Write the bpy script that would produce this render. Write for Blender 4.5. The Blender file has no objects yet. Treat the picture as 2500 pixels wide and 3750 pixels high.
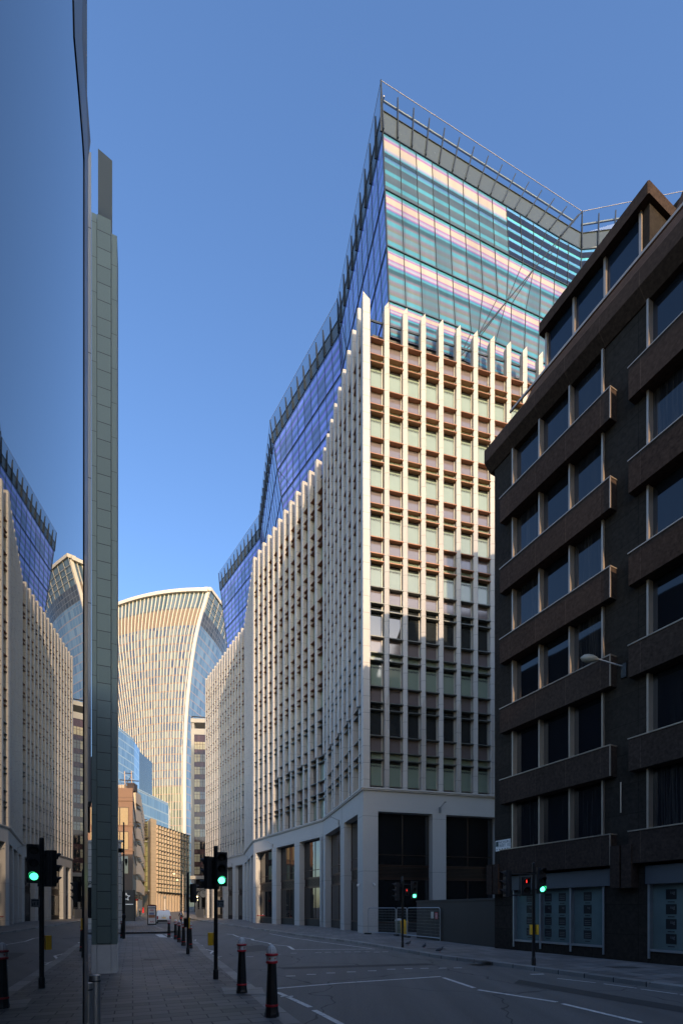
import bpy, math, random
from mathutils import Vector, Matrix
random.seed(7)
F, HZ, H = 1800.0, 3331.0, 2.0
sc = bpy.context.scene
COL = sc.collection
V = Vector
def px(x, y, D): return V(((x-1250)/F*D, D, H+(HZ-y)/F*D))
def gd(x, y):
    D = H*F/(y-HZ); return V(((x-1250)/F*D, D, 0))
def gz(D): return max(0.0, (D-95)*0.021)

# ------------------------------------------------------------------ materials
def nt(name):
    m = bpy.data.materials.new(name); m.use_nodes = True
    return m, m.node_tree, m.node_tree.nodes['Principled BSDF']
def N(t, typ, **kw):
    n = t.nodes.new(typ)
    for k, v in kw.items(): setattr(n, k, v)
    return n
def MA(t, op, a, b=None, c=None):
    n = N(t, 'ShaderNodeMath', operation=op)
    for i, v in enumerate((a, b, c)):
        if v is None: continue
        if isinstance(v, (int, float)): n.inputs[i].default_value = v
        else: t.links.new(v, n.inputs[i])
    return n.outputs[0]
def MIX(t, fac, a, b, mode='MIX'):
    n = N(t, 'ShaderNodeMix', data_type='RGBA', blend_type=mode)
    for i, v in ((0, fac), (6, a), (7, b)):
        if isinstance(v, (int, float)): n.inputs[i].default_value = v
        elif isinstance(v, tuple): n.inputs[i].default_value = (*v, 1)
        else: t.links.new(v, n.inputs[i])
    return n.outputs[2]
def ramp(t, fac, stops, interp='LINEAR'):
    n = N(t, 'ShaderNodeValToRGB'); r = n.color_ramp; r.interpolation = interp
    while len(r.elements) < len(stops): r.elements.new(1)
    for e, (p, c) in zip(r.elements, stops):
        e.position = p; e.color = (*c, 1) if len(c) == 3 else c
    t.links.new(fac, n.inputs[0]); return n.outputs[0]
def pos(t): return N(t, 'ShaderNodeNewGeometry').outputs['Position']
def sep(t, v):
    n = N(t, 'ShaderNodeSeparateXYZ'); t.links.new(v, n.inputs[0]); return n.outputs
def noise(t, vec, scale, detail=3, rough=.6):
    n = N(t, 'ShaderNodeTexNoise'); n.inputs['Scale'].default_value = scale
    n.inputs['Detail'].default_value = detail; n.inputs['Roughness'].default_value = rough
    t.links.new(vec, n.inputs['Vector']); return n.outputs[0]
def bump(t, b, h, s, d=.02):
    n = N(t, 'ShaderNodeBump'); n.inputs['Strength'].default_value = s; n.inputs['Distance'].default_value = d
    t.links.new(h, n.inputs['Height']); t.links.new(n.outputs[0], b.inputs['Normal'])
def setp(b, rough=.6, metal=0, spec=None, coat=None, ior=None):
    b.inputs['Roughness'].default_value = rough; b.inputs['Metallic'].default_value = metal
    if spec is not None: b.inputs['Specular IOR Level'].default_value = spec
    if coat is not None: b.inputs['Coat Weight'].default_value = coat
    if ior is not None: b.inputs['IOR'].default_value = ior
def mat(name, col, rough=.6, metal=0, amt=.18, scale=3., fine=60., famt=.12, b=0.0, spec=None, coat=None, ior=None):
    m, t, p = nt(name); P = pos(t)
    n1 = noise(t, P, scale); n2 = noise(t, P, fine, 2)
    f = MA(t, 'ADD', MA(t, 'MULTIPLY', MA(t, 'SUBTRACT', n1, .5), amt*2), MA(t, 'MULTIPLY', MA(t, 'SUBTRACT', n2, .5), famt*2))
    f = MA(t, 'ADD', f, 1.0)
    v = N(t, 'ShaderNodeVectorMath', operation='SCALE'); v.inputs[0].default_value = col; t.links.new(f, v.inputs['Scale'])
    t.links.new(v.outputs[0], p.inputs['Base Color'])
    rr = MA(t, 'ADD', MA(t, 'MULTIPLY', MA(t, 'SUBTRACT', n1, .5), .25*min(1, rough*2)), rough); t.links.new(rr, p.inputs['Roughness'])
    setp(p, rough, metal, spec, coat, ior); t.links.new(rr, p.inputs['Roughness'])
    if b: bump(t, p, n2, b)
    return m
def emit(name, col, s):
    m, t, p = nt(name); p.inputs['Base Color'].default_value = (*col, 1)
    p.inputs['Emission Color'].default_value = (*col, 1); p.inputs['Emission Strength'].default_value = s
    return m
def jointed(name, col, ph, pw=None, jc=.45, jw=.025, rough=.6, off=0., amt=.1, famt=.12, dirx=(1, 0), tone=.12, fine=40):
    """stone with horizontal joints every ph metres (and vertical every pw) and a slight tone change from block to block"""
    m, t, p = nt(name); P = pos(t); s = sep(t, P)
    zz = MA(t, 'DIVIDE', MA(t, 'ADD', s[2], off), ph)
    if pw:
        a = MA(t, 'ADD', MA(t, 'MULTIPLY', s[0], dirx[0]), MA(t, 'MULTIPLY', s[1], dirx[1]))
        uu = MA(t, 'DIVIDE', a, pw)
    else:
        uu = MA(t, 'MULTIPLY', MA(t, 'ADD', s[0], s[1]), .7)
    if not pw:   # stagger joints from fin to fin
        w = N(t, 'ShaderNodeTexWhiteNoise', noise_dimensions='1D')
        oi = N(t, 'ShaderNodeObjectInfo'); t.links.new(oi.outputs['Random'], w.inputs[1])
        zz = MA(t, 'ADD', zz, MA(t, 'MULTIPLY', MA(t, 'ROUND', MA(t, 'MULTIPLY', w.outputs[0], 3)), .333))
    fz = MA(t, 'FRACT', zz); j = MA(t, 'LESS_THAN', fz, jw/ph)
    cell = N(t, 'ShaderNodeCombineXYZ'); t.links.new(MA(t, 'FLOOR', zz), cell.inputs[0]); t.links.new(MA(t, 'FLOOR', uu), cell.inputs[1])
    if pw: j = MA(t, 'MAXIMUM', j, MA(t, 'LESS_THAN', MA(t, 'FRACT', uu), jw/pw))
    wn = N(t, 'ShaderNodeTexWhiteNoise', noise_dimensions='3D'); t.links.new(cell.outputs[0], wn.inputs[0])
    f = MA(t, 'ADD', MA(t, 'MULTIPLY', MA(t, 'SUBTRACT', wn.outputs[0], .5), tone), 1.)
    n1 = noise(t, P, .6); n2 = noise(t, P, fine, 2)
    f = MA(t, 'ADD', f, MA(t, 'MULTIPLY', MA(t, 'SUBTRACT', n1, .5), amt*2)); f = MA(t, 'ADD', f, MA(t, 'MULTIPLY', MA(t, 'SUBTRACT', n2, .5), famt*2))
    f = MA(t, 'MULTIPLY', f, MA(t, 'SUBTRACT', 1, MA(t, 'MULTIPLY', j, 1-jc)))
    v = N(t, 'ShaderNodeVectorMath', operation='SCALE'); v.inputs[0].default_value = col; t.links.new(f, v.inputs['Scale'])
    t.links.new(v.outputs[0], p.inputs['Base Color']); setp(p, rough)
    return m
def glass_dark(name, col=(.012, .014, .016), rough=.02, ior=1.6, wav=.0):
    m, t, p = nt(name); p.inputs['Base Color'].default_value = (*col, 1); setp(p, rough, 0, .5, None, ior)
    if wav:
        bump(t, p, noise(t, pos(t), .45, 1), wav, .05)
    return m
def panes(name, stops, line=None, lw=.1, vlw=.06, vline=(.3, .32, .33), rough=.08, spec=.6, sub=1, metal=0., vsub=1, jump=0.):
    """glazing on UV: u counts panes, v counts floors; each pane takes its own tone; thin frame lines"""
    m, t, p = nt(name); uv = N(t, 'ShaderNodeUVMap').outputs[0]; s = sep(t, uv)
    u = MA(t, 'MULTIPLY', s[0], sub); v = s[1]; vv = MA(t, 'MULTIPLY', v, vsub)
    c = N(t, 'ShaderNodeCombineXYZ'); t.links.new(MA(t, 'FLOOR', u), c.inputs[0]); t.links.new(MA(t, 'FLOOR', vv), c.inputs[1])
    w = N(t, 'ShaderNodeTexWhiteNoise', noise_dimensions='3D'); t.links.new(c.outputs[0], w.inputs[0])
    col = ramp(t, w.outputs[0], stops, 'LINEAR')
    n2 = noise(t, pos(t), .15, 3)
    col = MIX(t, MA(t, 'MULTIPLY', n2, .35), col, (.5, .5, .5), 'OVERLAY')
    if vline: col = MIX(t, MA(t, 'LESS_THAN', MA(t, 'FRACT', u), vlw), col, vline)
    if line: col = MIX(t, MA(t, 'LESS_THAN', MA(t, 'FRACT', v), lw), col, line)
    t.links.new(col, p.inputs['Base Color']); setp(p, rough, metal, spec)
    return m
def stripes(name, stops, var=None, rough=.16, metal=0., coat=.3, fr=.3):
    """banded printed glass: colour by height inside a storey (v of the UV), slight tone change per panel"""
    m, t, p = nt(name); uv = N(t, 'ShaderNodeUVMap').outputs[0]; s = sep(t, uv)
    fv = MA(t, 'FRACT', s[1]); P = pos(t)
    fv2 = MA(t, 'ADD', fv, MA(t, 'MULTIPLY', MA(t, 'SUBTRACT', noise(t, P, .12, 1), .5), .03))
    col = ramp(t, fv2, stops, 'LINEAR')
    c = N(t, 'ShaderNodeCombineXYZ'); t.links.new(MA(t, 'FLOOR', s[0]), c.inputs[0]); t.links.new(MA(t, 'FLOOR', s[1]), c.inputs[1])
    w = N(t, 'ShaderNodeTexWhiteNoise', noise_dimensions='3D'); t.links.new(c.outputs[0], w.inputs[0])
    if var:
        inside = MA(t, 'LESS_THAN', fv, .62)
        side = MA(t, 'GREATER_THAN', MA(t, 'ABSOLUTE', MA(t, 'SUBTRACT', MA(t, 'FRACT', s[0]), .5)), .36)
        dk = MA(t, 'MULTIPLY', MA(t, 'MAXIMUM', MA(t, 'GREATER_THAN', w.outputs[0], .72), MA(t, 'MULTIPLY', side, .45)), inside)
        col = MIX(t, MA(t, 'MULTIPLY', dk, .6), col, var)
    mp = N(t, 'ShaderNodeMapping'); mp.inputs['Scale'].default_value = (1, 1, .12); t.links.new(P, mp.inputs[0])
    f = MA(t, 'ADD', .62, MA(t, 'ADD', MA(t, 'MULTIPLY', w.outputs[0], .22), MA(t, 'MULTIPLY', noise(t, mp.outputs[0], .9, 3), .5)))
    bump(t, p, noise(t, P, .5, 1), .25, .06)
    v = N(t, 'ShaderNodeVectorMath', operation='SCALE'); t.links.new(col, v.inputs[0]); t.links.new(f, v.inputs['Scale'])
    t.links.new(v.outputs[0], p.inputs['Base Color']); setp(p, rough, metal, .5, coat)
    return m
def clear_glass(name, tint=(.75, .85, .9), refl=.14):
    m, t, p = nt(name); t.nodes.remove(p); o = [n for n in t.nodes if n.type == 'OUTPUT_MATERIAL'][0]
    tr = N(t, 'ShaderNodeBsdfTransparent'); tr.inputs[0].default_value = (*tint, 1)
    gl = N(t, 'ShaderNodeBsdfGlossy'); gl.inputs['Roughness'].default_value = .03
    lw = N(t, 'ShaderNodeFresnel'); lw.inputs[0].default_value = 1.5
    mx = N(t, 'ShaderNodeMixShader'); t.links.new(MA(t, 'MINIMUM', MA(t, 'ADD', lw.outputs[0], refl*.3), .9), mx.inputs[0])
    t.links.new(tr.outputs[0], mx.inputs[1]); t.links.new(gl.outputs[0], mx.inputs[2]); t.links.new(mx.outputs[0], o.inputs[0])
    return m

M = {}
M['fin'] = jointed('pale_fin_stone', (.47, .447, .415), 1.29, jc=.5, jw=.035, rough=.55, amt=.07, famt=.05, tone=.07)
M['cornice'] = mat('cornice_stone', (.5, .48, .45), .6, amt=.06, famt=.05)
M['granite'] = jointed('grey_base_stone', (.47, .46, .44), 4.27, jc=.45, jw=.03, rough=.7, off=-.67, amt=.06, famt=.22, tone=0, fine=45, pw=1000)
M['ledge'] = mat('copper_ledge', (.27, .125, .07), .4, .35, amt=.1, famt=.03)
M['ledge_g'] = mat('bronze_green_ledge', (.13, .14, .13), .4, .3, amt=.1, famt=.03)
M['film'] = mat('pale_green_film', (.23, .285, .225), .06, amt=.1, scale=1.2, famt=.02, ior=2.0)
M['mauve'] = mat('mauve_spandrel', (.155, .13, .132), .1, amt=.08, famt=.02, ior=2.1)
M['frame_c'] = mat('cream_window_frame', (.5, .47, .4), .4, .2)
M['gclear'] = glass_dark('clear_window_glass', (.025, .03, .032), .02, 2.3, .08)
M['gshop'] = glass_dark('shopfront_glass', (.010, .012, .014), .012, 1.9, .05)
M['bronze'] = mat('bronze_frame', (.07, .045, .035), .35, .5)
M['black'] = mat('black_paint', (.012, .012, .013), .3, amt=.2, famt=.03, spec=.5)
M['blackm'] = mat('matt_black', (.008, .008, .009), .6)
M['ink'] = mat('dark_print', (.03, .05, .05), .5)
M['dgrey'] = mat('dark_grey_metal', (.07, .075, .08), .4, .4)
M['mull'] = mat('tower_mullion', (.035, .045, .055), .4, .3)
M['gband'] = mat('grey_roof_band', (.075, .095, .105), .25, .1, spec=.6, amt=.08)
M['bal'] = clear_glass('balustrade_glass')
M['rail'] = mat('pale_rail', (.5, .45, .38), .4, .3)
cy, cr, vi, li, dk, wt = (.09, .36, .50), (.50, .45, .39), (.38, .15, .42), (.34, .37, .58), (.03, .07, .085), (.42, .44, .56)
bl = (.10, .22, .46); lg = (.21, .19, .26); ol = (.18, .21, .18)
K_ = lambda c, k=.66: tuple(x*k for x in c)
cy, vi, li, wt, bl, lg, ol = [K_(c, .68) for c in (cy, vi, li, wt, bl, lg, ol)]; cr = K_(cr, .78)
M['sR'] = stripes('banded_glass_cream', [(0, li), (.03, lg), (.07, cy), (.115, cy), (.14, ol), (.20, lg), (.25, (.10, .20, .26)), (.295, (.10, .20, .26)), (.32, ol), (.38, lg), (.43, cy), (.475, cy), (.50, lg), (.55, dk), (.6, dk), (.63, (.05, .24, .32)), (.67, bl), (.69, vi), (.715, wt), (.75, li), (.775, vi), (.80, cr), (.885, cr), (.905, vi), (.925, li), (.95, cy), (1, cy)], var=(.045, .085, .11))
M['sRt'] = stripes('banded_glass_grey', [(0, (.075, .105, .125)), (.08, (.075, .105, .125)), (.10, cy), (.15, cy), (.17, (.06, .09, .11)), (.29, (.075, .105, .125)), (.31, cy), (.36, cy), (.38, (.06, .09, .11)), (.5, (.05, .075, .09)), (.52, cy), (.575, bl), (.6, (.02, .04, .05)), (.66, (.03, .05, .06)), (.68, cy), (.715, li), (.735, wt), (.76, cr), (.875, cr), (.90, vi), (.93, li), (.96, cy), (1, bl)], rough=.15)
bb = (.09, .27, .55)
M['sRb'] = stripes('blue_louvre_bands', [(0, (.008, .008, .01)), (.13, (.008, .008, .01)), (.135, bb), (.19, cy), (.195, (.008, .008, .01)), (.33, (.012, .01, .012)), (.335, bb), (.39, (.08, .4, .5)), (.395, (.008, .008, .01)), (.53, (.01, .01, .01)), (.535, cy), (.59, bb), (.595, (.008, .008, .01)), (.73, (.01, .01, .01)), (.735, bb), (.79, (.1, .5, .5)), (.795, (.008, .008, .01)), (.93, (.01, .01, .01)), (.935, bb), (1, bb)], rough=.2)
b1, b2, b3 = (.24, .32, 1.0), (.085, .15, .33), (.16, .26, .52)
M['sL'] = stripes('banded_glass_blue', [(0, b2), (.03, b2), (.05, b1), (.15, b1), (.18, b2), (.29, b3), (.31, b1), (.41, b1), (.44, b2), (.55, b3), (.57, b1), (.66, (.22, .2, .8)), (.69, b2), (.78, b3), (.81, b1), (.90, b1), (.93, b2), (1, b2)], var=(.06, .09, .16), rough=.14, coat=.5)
M['darkst'] = jointed('dark_brown_granite', (.047, .032, .025), 9.0, pw=1.5, jc=1.7, jw=.022, rough=.5, amt=.2, famt=.75, dirx=(.447, -.894), tone=.25, off=.1, fine=9)
M['darkw'] = jointed('charcoal_stone_wall', (.031, .025, .02), 1.08, pw=1.8, jc=.6, jw=.025, rough=.7, amt=.2, famt=.6, dirx=(.447, -.894), tone=.15, fine=8)
for k_ in ('darkst', 'darkw'): M[k_].node_tree.nodes['Principled BSDF'].inputs['Specular IOR Level'].default_value = .12; M[k_].node_tree.nodes['Principled BSDF'].inputs['Roughness'].default_value = .85
M['fascia'] = mat('grey_fascia', (.085, .092, .1), .5, amt=.1)
M['alu'] = mat('warm_lit_aluminium', (.46, .37, .29), .35, .55)  # warm light reflected onto the mullions is put into this colour
M['alu2'] = mat('galvanised_steel', (.36, .38, .4), .4, .7)
M['gblue'] = glass_dark('blue_office_glass', (.012, .02, .035), .03, 1.5, .12)
def curtain_glass():
    m, t, p = nt('office_glass_with_curtains'); P = pos(t); oi = N(t, 'ShaderNodeObjectInfo')
    mp = N(t, 'ShaderNodeMapping'); mp.inputs['Scale'].default_value = (9, 9, .25); t.links.new(P, mp.inputs[0])
    n = noise(t, mp.outputs[0], 1.4, 3, .7)
    k = MA(t, 'MULTIPLY', MA(t, 'POWER', oi.outputs['Random'], 1.6), MA(t, 'MAXIMUM', MA(t, 'MULTIPLY', MA(t, 'SUBTRACT', n, .4), 4), .15))
    col = MIX(t, k, (.006, .008, .012), (.05, .045, .042)); t.links.new(col, p.inputs['Base Color']); setp(p, .03, 0, .5, None, 1.6)
    bump(t, p, noise(t, P, .5, 1), .15, .05); return m
M['gcur'] = curtain_glass()
M['curtain'] = mat('black_blind', (.012, .012, .013), .6)
M['poster_bg'] = mat('frosted_shop_glass', (.13, .18, .175), .15, amt=.25, scale=1.2, spec=.5)
M['poster'] = mat('black_poster', (.012, .014, .016), .35)
M['plight'] = mat('pale_lettering', (.16, .17, .17), .5)
M['green'] = jointed('green_grey_panel', (.155, .205, .18), .5, jc=.1, jw=.022, rough=.5, amt=.07, famt=.2, tone=.14, pw=1000, fine=50)
M['green2'] = jointed('green_grey_side_panel', (.165, .215, .19), 1.0, jc=.12, jw=.014, rough=.5, amt=.07, famt=.16, tone=.06, pw=1000, off=.3, fine=50)
M['greystrip'] = jointed('grey_pier_stone', (.3, .31, .32), 3.6, jc=.15, jw=.03, rough=.45, pw=1000, tone=.05)
M['plinth'] = mat('pale_plinth_stone', (.74, .71, .65), .7, amt=.15, famt=.12)
M['mirror'] = glass_dark('street_window_glass', (.015, .02, .022), .006, 1.72)
M['steel'] = mat('brushed_steel', (.42, .42, .42), .38, .85, amt=.1)
M['white'] = mat('white_paint', (.78, .76, .72), .5, amt=.12)
M['red'] = mat('red_paint', (.5, .015, .025), .35)
M['yellow'] = mat('yellow_box', (.9, .52, .03), .4)
M['brown'] = jointed('brown_sandstone', (.21, .115, .065), 3.9, jc=.6, jw=.08, rough=.6, pw=3.2, tone=.05, famt=.1, dirx=(1, 0))
M['tanwin'] = mat('tan_blind_window', (.36, .25, .11), .25, spec=.6)
M['blueg'] = panes('sky_blue_glazing', [(0, (.08, .19, .34)), (.5, (.12, .25, .42)), (1, (.17, .31, .48))], line=(.34, .44, .5), lw=.14, vlw=.16, vline=(.32, .42, .5), sub=1)
M['wtg'] = panes('tower_glazing', [(0, (.05, .08, .15)), (.3, (.07, .11, .19)), (.5, (.15, .19, .21)), (.75, (.23, .27, .27)), (1, (.09, .14, .22))], line=(.2, .14, .12), lw=.16, vlw=.08, vline=(.15, .13, .13), sub=3, rough=.1)
M['wtgl'] = panes('tower_glazing_low_reflection', [(0, (.04, .06, .05)), (.3, (.12, .14, .09)), (.7, (.26, .28, .18)), (1, (.07, .09, .08))], line=(.34, .2, .14), lw=.09, vlw=.08, vline=(.22, .2, .15), sub=3, rough=.1)  # reflections in the lower storeys are put into these pane tones
M['wts'] = panes('tower_side_glazing', [(0, (.09, .17, .30)), (.6, (.13, .23, .38)), (1, (.18, .28, .42))], line=(.28, .25, .28), lw=.12, vlw=.1, vline=(.22, .27, .36), sub=1)
M['wtdark'] = panes('sky_garden_glazing', [(0, (.05, .09, .12)), (1, (.16, .22, .28))], line=(.1, .11, .12), lw=.08, vlw=.12, vline=(.12, .12, .12), sub=3)
M['lattice'] = panes('dark_lattice', [(0, (.03, .03, .035)), (1, (.08, .08, .09))], line=(.16, .16, .17), lw=.1, vlw=.15, vline=(.14, .14, .15), sub=1)
M['wtfin'] = mat('cream_fin', (.60, .55, .47), .45, amt=.03, famt=.02)
M['tanband'] = mat('tan_louvre_band', (.19, .15, .12), .6, amt=.05, famt=.1)
M['slabc'] = mat('old_concrete', (.34, .33, .3), .8, amt=.2, scale=.3, famt=.1)
M['slabw'] = panes('maroon_curtain_wall', [(0, (.05, .024, .024)), (1, (.085, .042, .04))], line=(.015, .012, .012), lw=.05, vlw=.05, vline=(.015, .012, .012), sub=1)
M['slabwin'] = mat('reflective_old_window', (.42, .36, .22), .15, amt=.4, scale=.25, spec=.6)
M['slabwin2'] = mat('grey_old_window', (.17, .17, .15), .15, amt=.3, scale=.3, spec=.6)
M['beige'] = jointed('honey_limestone', (.50, .38, .24), 1.1, pw=2.2, jc=.75, jw=.06, rough=.6, amt=.12, famt=.06, tone=.08)
M['beige2'] = mat('limestone_pier', (.46, .36, .26), .6)
M['portland'] = jointed('white_rusticated_stone', (.44, .44, .42), .62, pw=40, jc=.4, jw=.06, rough=.7, amt=.15, tone=.08)
M['greeng'] = panes('green_tint_glazing', [(0, (.10, .12, .06)), (1, (.3, .3, .16))], line=(.05, .06, .05), lw=.07, vlw=.1, vline=(.06, .07, .06), sub=1)
M['dkfr'] = mat('dark_bronze_shelf', (.06, .05, .042), .5)
M['skin'] = mat('skin', (.4, .24, .17), .5)
M['teal'] = mat('teal_trousers', (.02, .16, .14), .7)
M['jacket'] = mat('dark_jacket', (.03, .03, .035), .8)
M['hair'] = mat('dark_hair', (.02, .015, .012), .7)
M['vanw'] = mat('white_van_paint', (.7, .7, .7), .35, amt=.05, famt=.02, coat=.5)
M['tyre'] = mat('tyre_rubber', (.02, .02, .02), .8)
M['lredd'] = mat('tail_light_red', (.3, .01, .01), .2)
M['silver'] = mat('silver_car_paint', (.35, .37, .4), .25, .4, coat=.5)
M['carglass'] = glass_dark('car_glass', (.02, .025, .03), .03)
M['greenlens'] = emit('lit_green_lens', (.06, 1., .42), 3.2)
M['greenspill'] = mat('green_lens_spill', (.02, .06, .04), .4)  # green glow of the lit lens painted into the visor colour
M['redman'] = emit('lit_red_figure', (1., .04, .03), .8)
M['offlens'] = mat('unlit_lens', (.03, .022, .018), .2)
M['signlit'] = emit('lit_shop_sign', (1., .75, .38), 2.2)
M['lampglow'] = emit('street_lamp_glow', (1., .7, .35), 2.5)
M['lampglass'] = mat('lamp_bowl', (.3, .29, .25), .3)
M['kfcred'] = mat('poster_red', (.35, .02, .03), .5)
M['posterw'] = mat('poster_white', (.55, .56, .58), .4)
M['posterb'] = mat('poster_food', (.3, .13, .07), .4, amt=.9, scale=14)
M['posterbl'] = mat('poster_blue', (.14, .2, .36), .4, amt=.6, scale=9)
M['pigeon'] = mat('grey_plumage', (.06, .065, .075), .7, amt=.3, scale=20)
M['roof'] = mat('grey_roof', (.1, .1, .1), .8)
M['bg'] = panes('shade_block_facade', [(0, (.05, .06, .07)), (1, (.12, .13, .14))], line=(.5, .47, .42), lw=.4, vlw=.35, vline=(.5, .47, .42), sub=1)
M['hoard'] = jointed('black_hoarding', (.008, .008, .008), 10, pw=1.22, jc=.3, jw=.03, rough=.6, dirx=(.36, -.93), tone=.2)

def road_mat():
    m, t, p = nt('asphalt'); P = pos(t)
    a = noise(t, P, .35, 4); b = noise(t, P, 45, 3, .8); c = noise(t, P, 28, 2)
    mp = N(t, 'ShaderNodeMapping'); mp.inputs['Rotation'].default_value = (0, 0, math.radians(22)); mp.inputs['Scale'].default_value = (1.3, .06, 1)
    t.links.new(P, mp.inputs[0]); d = noise(t, mp.outputs[0], 1., 3)
    f = MA(t, 'ADD', .62, MA(t, 'MULTIPLY', a, .35)); f = MA(t, 'ADD', MA(t, 'SUBTRACT', f, .17), MA(t, 'MULTIPLY', d, .75))
    f = MA(t, 'MULTIPLY', f, MA(t, 'ADD', .2, MA(t, 'MULTIPLY', b, 1.3)))
    sp = MA(t, 'GREATER_THAN', c, .66)
    col = ramp(t, MA(t, 'MULTIPLY', f, .8), [(0, (.034, .032, .029)), (.5, (.128, .119, .107)), (1, (.235, .22, .2))])
    col = MIX(t, MA(t, 'MULTIPLY', sp, .5), col, (.13, .13, .13))
    cr = N(t, 'ShaderNodeTexVoronoi', feature='DISTANCE_TO_EDGE'); cr.inputs['Scale'].default_value = .22
    nn = N(t, 'ShaderNodeVectorMath', operation='ADD'); t.links.new(P, nn.inputs[0])
    ns = N(t, 'ShaderNodeTexNoise'); ns.inputs['Scale'].default_value = .8; t.links.new(P, ns.inputs['Vector']); t.links.new(ns.outputs[1], nn.inputs[1])
    t.links.new(nn.outputs[0], cr.inputs['Vector'])
    col = MIX(t, MA(t, 'MULTIPLY', MA(t, 'LESS_THAN', cr.outputs[0], .004), .6), col, (.012, .012, .012))
    t.links.new(col, p.inputs['Base Color']); setp(p, .75); bump(t, p, b, .5, .01)
    t.links.new(MA(t, 'ADD', .55, MA(t, 'MULTIPLY', a, .3)), p.inputs['Roughness'])
    return m
M['road'] = road_mat()
def pave_mat(name, col, bw, bh, rot, mortar=(.025, .025, .026), var=.25, ms=.012):
    m, t, p = nt(name); P = pos(t)
    mp = N(t, 'ShaderNodeMapping'); mp.inputs['Rotation'].default_value = (0, 0, rot); t.links.new(P, mp.inputs[0])
    b = N(t, 'ShaderNodeTexBrick'); t.links.new(mp.outputs[0], b.inputs['Vector'])
    b.inputs['Scale'].default_value = 1; b.inputs['Brick Width'].default_value = bw; b.inputs['Row Height'].default_value = bh
    b.inputs['Mortar Size'].default_value = ms; b.inputs['Mortar'].default_value = (*mortar, 1)
    b.inputs['Color1'].default_value = (*[c*(1-var) for c in col], 1); b.inputs['Color2'].default_value = (*[c*(1+var) for c in col], 1); b.inputs['Bias'].default_value = -.1
    n1 = noise(t, P, .8, 4); n2 = noise(t, P, 70, 2)
    f = MA(t, 'ADD', MA(t, 'ADD', .55, MA(t, 'MULTIPLY', n1, .6)), MA(t, 'MULTIPLY', MA(t, 'SUBTRACT', n2, .5), .4))
    v = N(t, 'ShaderNodeVectorMath', operation='SCALE'); t.links.new(b.outputs[0], v.inputs[0]); t.links.new(f, v.inputs['Scale'])
    vo = N(t, 'ShaderNodeTexVoronoi'); vo.inputs['Scale'].default_value = 1.6; t.links.new(P, vo.inputs['Vector'])
    col2 = MIX(t, MA(t, 'MULTIPLY', MA(t, 'LESS_THAN', vo.outputs[0], .035), .7), v.outputs[0], (.012, .012, .012))
    t.links.new(col2, p.inputs['Base Color']); setp(p, .6)
    t.links.new(MA(t, 'ADD', .42, MA(t, 'MULTIPLY', n1, .4)), p.inputs['Roughness'])
    bump(t, p, b.outputs[1], -.25, .01)
    return m
M['pave'] = pave_mat('yorkstone_paving', (.195, .184, .17), .6, .32, math.radians(-23))
M['pave2'] = pave_mat('pale_paving', (.24, .225, .21), .6, .6, math.radians(-27))
M['kerb'] = pave_mat('granite_kerb', (.33, .315, .29), .9, 5, math.radians(67), ms=.015)
M['patch'] = mat('newer_asphalt', (.068, .065, .06), .7, amt=.3, scale=2, fine=45, famt=.7)
M['cover'] = mat('rusty_cover', (.075, .068, .06), .7)
M['ground'] = mat('city_ground', (.06, .06, .06), .8)
M['paint'] = mat('worn_road_paint', (.72, .70, .65), .7, amt=.5, scale=7, famt=.4)
def wear(m):
    t = m.node_tree; p = t.nodes['Principled BSDF']; n = noise(t, pos(t), 9, 5, .75)
    t.links.new(MA(t, 'LESS_THAN', n, .62), p.inputs['Alpha'])
wear(M['paint'])

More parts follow.
